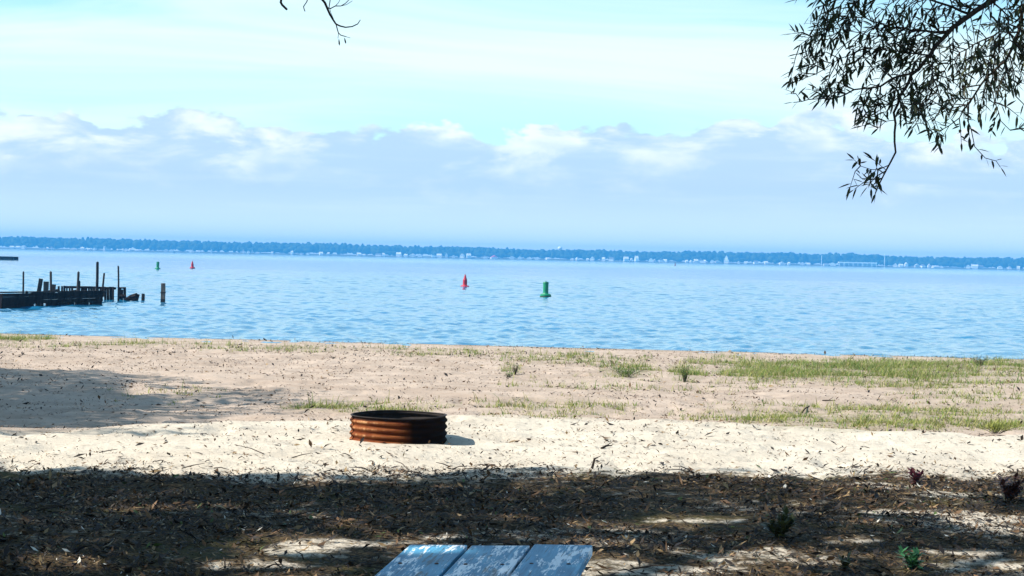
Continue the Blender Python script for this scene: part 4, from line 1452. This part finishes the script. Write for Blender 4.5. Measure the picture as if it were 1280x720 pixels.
bb = MB()
for idx, (pl, r0, r1, d0, d1) in enumerate(main):
    rp = resample(pl, 9)
    n_ = len(rp)
    p3 = []
    for i, (a, b) in enumerate(rp):
        q = i / (n_ - 1)
        p3.append(P(a + (wr.uniform(-1, 1) if 0 < i < n_ - 1 else 0), b + (wr.uniform(-1, 1) if 0 < i < n_ - 1 else 0), d0 + (d1 - d0) * q))
    bb_ = MB().tube(p3, [(r0 * (1 - q) + r1 * q) * 9.7 / F for q in np.linspace(0, 1, n_) ** 0.7], 6)
    o = bb_.build('branch', M_twig)
    o.data.transform(Matrix.Translation(-Vector(WB)))
    o.parent = wil
    brs.append((p3, rp))
    # side twigs
    bare = {5: 0.92, 1: 0.25, 0: 0.12}.get(idx, 0.0)
    for i in range(1, n_):
        q = i / (n_ - 1)
        x_, y_ = rp[i]
        if q < bare:
            continue
        if idx == 0 and 160 < y_ < 196:           # bare hanging stretch
            continue
        dense = 1.0
        if x_ < 1270 and y_ < 120:
            dense = 1.15
        if idx in (4, 5, 6, 7, 18):
            dense = 0.35
        if y_ > 190 and x_ < 1150:
            dense = 0.95
        cnt = 2 + (wr.random() < 0.95)
        for c_ in range(cnt):
            if wr.random() > 0.74 * dense:
                continue
            t_ = p3[i] - p3[i - 1]
            t_ /= np.linalg.norm(t_)
            pe = np.cross(t_, np.array([wr.uniform(-.5, .5), -1.0 if wr.random() < .5 else 1.0, wr.uniform(-.5, .5)]))
            pe /= np.linalg.norm(pe)
            dirv = t_ * wr.uniform(0.3, 1) + pe * wr.uniform(0.4, 1.1) + np.array([0, wr.uniform(-.5, .5), -0.08])
            dirv /= np.linalg.norm(dirv)
            tl = wr.uniform(0.07, 0.19) * (0.75 if idx in (13, 14, 15, 17) else 1)
            a = p3[i]
            m_ = a + dirv * tl * 0.55
            e = a + dirv * tl + np.array([0, 0, -0.03 * wr.random() - 0.02])
            # keep inside the outline seen in the photo
            ex, ey, _ = proj(e)
            lim = np.interp(ex, [960, 985, 1010, 1060, 1070, 1118, 1150, 1165, 1280, 1400], [40, 128, 136, 122, 160, 166, 160, 190, 182, 180])
            if ey > lim and not (1060 < ex < 1128 and 195 < ey < 240) or ex < 986:
                continue
            tws.append([a, m_, e])
            leafy([a, m_, e], 0.0225)
    if idx in (4, 5, 7, 13, 15, 17, 18):
        leafy(p3[len(p3) // 3:], 0.06, 0.3)
    leafy(p3[-4:], 0.035, 0.3)
# crown mass of the willow beyond the picture's top right
cl_ = [np.array([wr.uniform(3.2, 9.2), wr.uniform(6.4, 12.2), wr.uniform(4.0, 8.2)]) for _ in range(46)]
for k in range(520):
    b = cl_[k % 46] + np.array([wr.gauss(0, .35), wr.gauss(0, .35), wr.gauss(0, .25)])
    if not out_of_frame(b[None] + np.array([[0, 0, -0.6], [-.3, 0, 0], [0, 0, 0]]), 20).all():
        continue
    e = b + np.array([wr.uniform(-.25, .25), wr.uniform(-.25, .25), -wr.uniform(0.3, 0.7)])
    if not out_of_frame(e[None], 30).all():
        continue
    tws.append([b, (b + e) / 2 + np.array([0.03, 0, 0]), e])
    leafy(tws[-1], 0.03, 0.05)
for t3 in tws:
    bb.tube(t3, [0.0034, 0.0026, 0.0014], 4, False)
o = bb.build('twigs', M_twig)
o['kind'] = 'stuff'
o.data.transform(Matrix.Translation(-Vector(WB)))
o.parent = wil
# trunk and limbs
hub = P(1330, -70, 9.9)
tk = MB().tube([WB + [0, 0, -0.3], WB + [0, 0, 0.15], WB + [-0.15, 0, 1.4], WB + [-0.2, 0.05, 2.8], WB + [0.1, 0.1, 4.6], WB + [0.3, 0.2, 7]], [0.42, 0.3, 0.24, 0.21, 0.13, 0.04], 12).build('trunk', M_bark, None, True)
tk.data.transform(Matrix.Translation(-Vector(WB)))
tk.parent = wil
lb = MB()
lb.tube([WB + [-0.2, 0.05, 2.5], WB + [-1.3, 0.3, 3.6], hub + np.array([0.45, 0.05, 0.15]), hub], [0.12, 0.08, 0.045, 0.028], 8, False)
for k in range(9):
    a = k * 0.7
    lb.tube([WB + [0, 0.1, 2.6 + k * 0.35], WB + [1.0 * math.cos(a), 1.0 * math.sin(a), 4.2 + k * .3], WB + [2.4 * math.cos(a), 2.2 * math.sin(a), 5 + k * .35]], [0.09, 0.06, 0.02], 7, False)
o = lb.build('limbs', M_bark)
o.data.transform(Matrix.Translation(-Vector(WB)))
o.parent = wil

# leaves: folded lance shape
lv_ = np.array([(0, 0, 0), (-0.10, 0.30, 0.014), (-0.09, 0.62, 0.0), (0, 1.0, -0.05), (0.09, 0.62, 0.0), (0.10, 0.30, 0.014), (0, 0.45, -0.02)])
lf_ = [(0, 6, 1), (1, 6, 2), (2, 6, 3), (3, 6, 4), (4, 6, 5), (5, 6, 0)]
LeafM = bpy.data.meshes.new('leaf')
LeafM.from_pydata([tuple(q) for q in lv_], [], lf_)
LeafM.materials.append(M_willow)


def leaf_frame(dv_):
    sd_ = np.cross(dv_, [wr.uniform(-.6, .6), wr.uniform(-.6, .6), 1.0])
    sd_ /= np.linalg.norm(sd_) + 1e-9
    return np.stack([sd_, dv_, np.cross(sd_, dv_)], -1)


def seen(l_):
    px, py, dd = proj(l_[0])
    return 0 <= px <= 1280 and 0 <= py <= 720


vis = [l_ for l_ in leaves if seen(l_)]
rest = [l_ for l_ in leaves if not seen(l_)]
vis.sort(key=lambda l_: -l_[2] / l_[0][1] * (1 - 0.8 * abs(l_[1][1])))
for p_, dv_, ln_ in vis[:300]:
    o = bpy.data.objects.new('leaf', LeafM)
    COL.objects.link(o)
    o.parent = wil
    fr_ = leaf_frame(dv_) * ln_
    M4 = Matrix.Identity(4)
    for r_ in range(3):
        for c_ in range(3):
            M4[r_][c_] = fr_[r_, c_]
        M4[r_][3] = p_[r_] - WB[r_]
    o.matrix_local = M4
VV = []
for p_, dv_, ln_ in vis[300:] + rest:
    VV.append((lv_ * ln_) @ leaf_frame(dv_).T + p_ - WB)
n_ = len(VV)
FFm = (np.array(lf_)[None] + (np.arange(n_) * 7)[:, None, None]).reshape(-1, 3)
o = link_mesh('foliage', np_mesh('foliage', np.concatenate(VV), FFm), M_willow, wil)
o['kind'] = 'stuff'
tag(wil, 'dark leafy willow reaching into the top right corner with drooping narrow leaved branches', 'tree')
print('willow leaves', len(vis), len(rest), 'grass', n, 'litter', len(v1) // 5, n2_)

# ------------------------------------------------------------------ haze
hz_ = MB().box((0, 1765, 12.9), (4300, 3810, 32.2))
mt = bpy.data.materials.new('haze_air')
mt.use_nodes = True
t = NT(mt.node_tree)
vp = t.n('ShaderNodeVolumePrincipled', i_Color=(0.08, 0.46, 1.0, 1), i_Density=0.00034, i_Anisotropy=0.0)
t.n('ShaderNodeOutputMaterial', i_Volume=vp.outputs[0])
ho = hz_.build('haze', mt)
tag(ho, 'pale blue summer haze over the lake', kind='stuff')
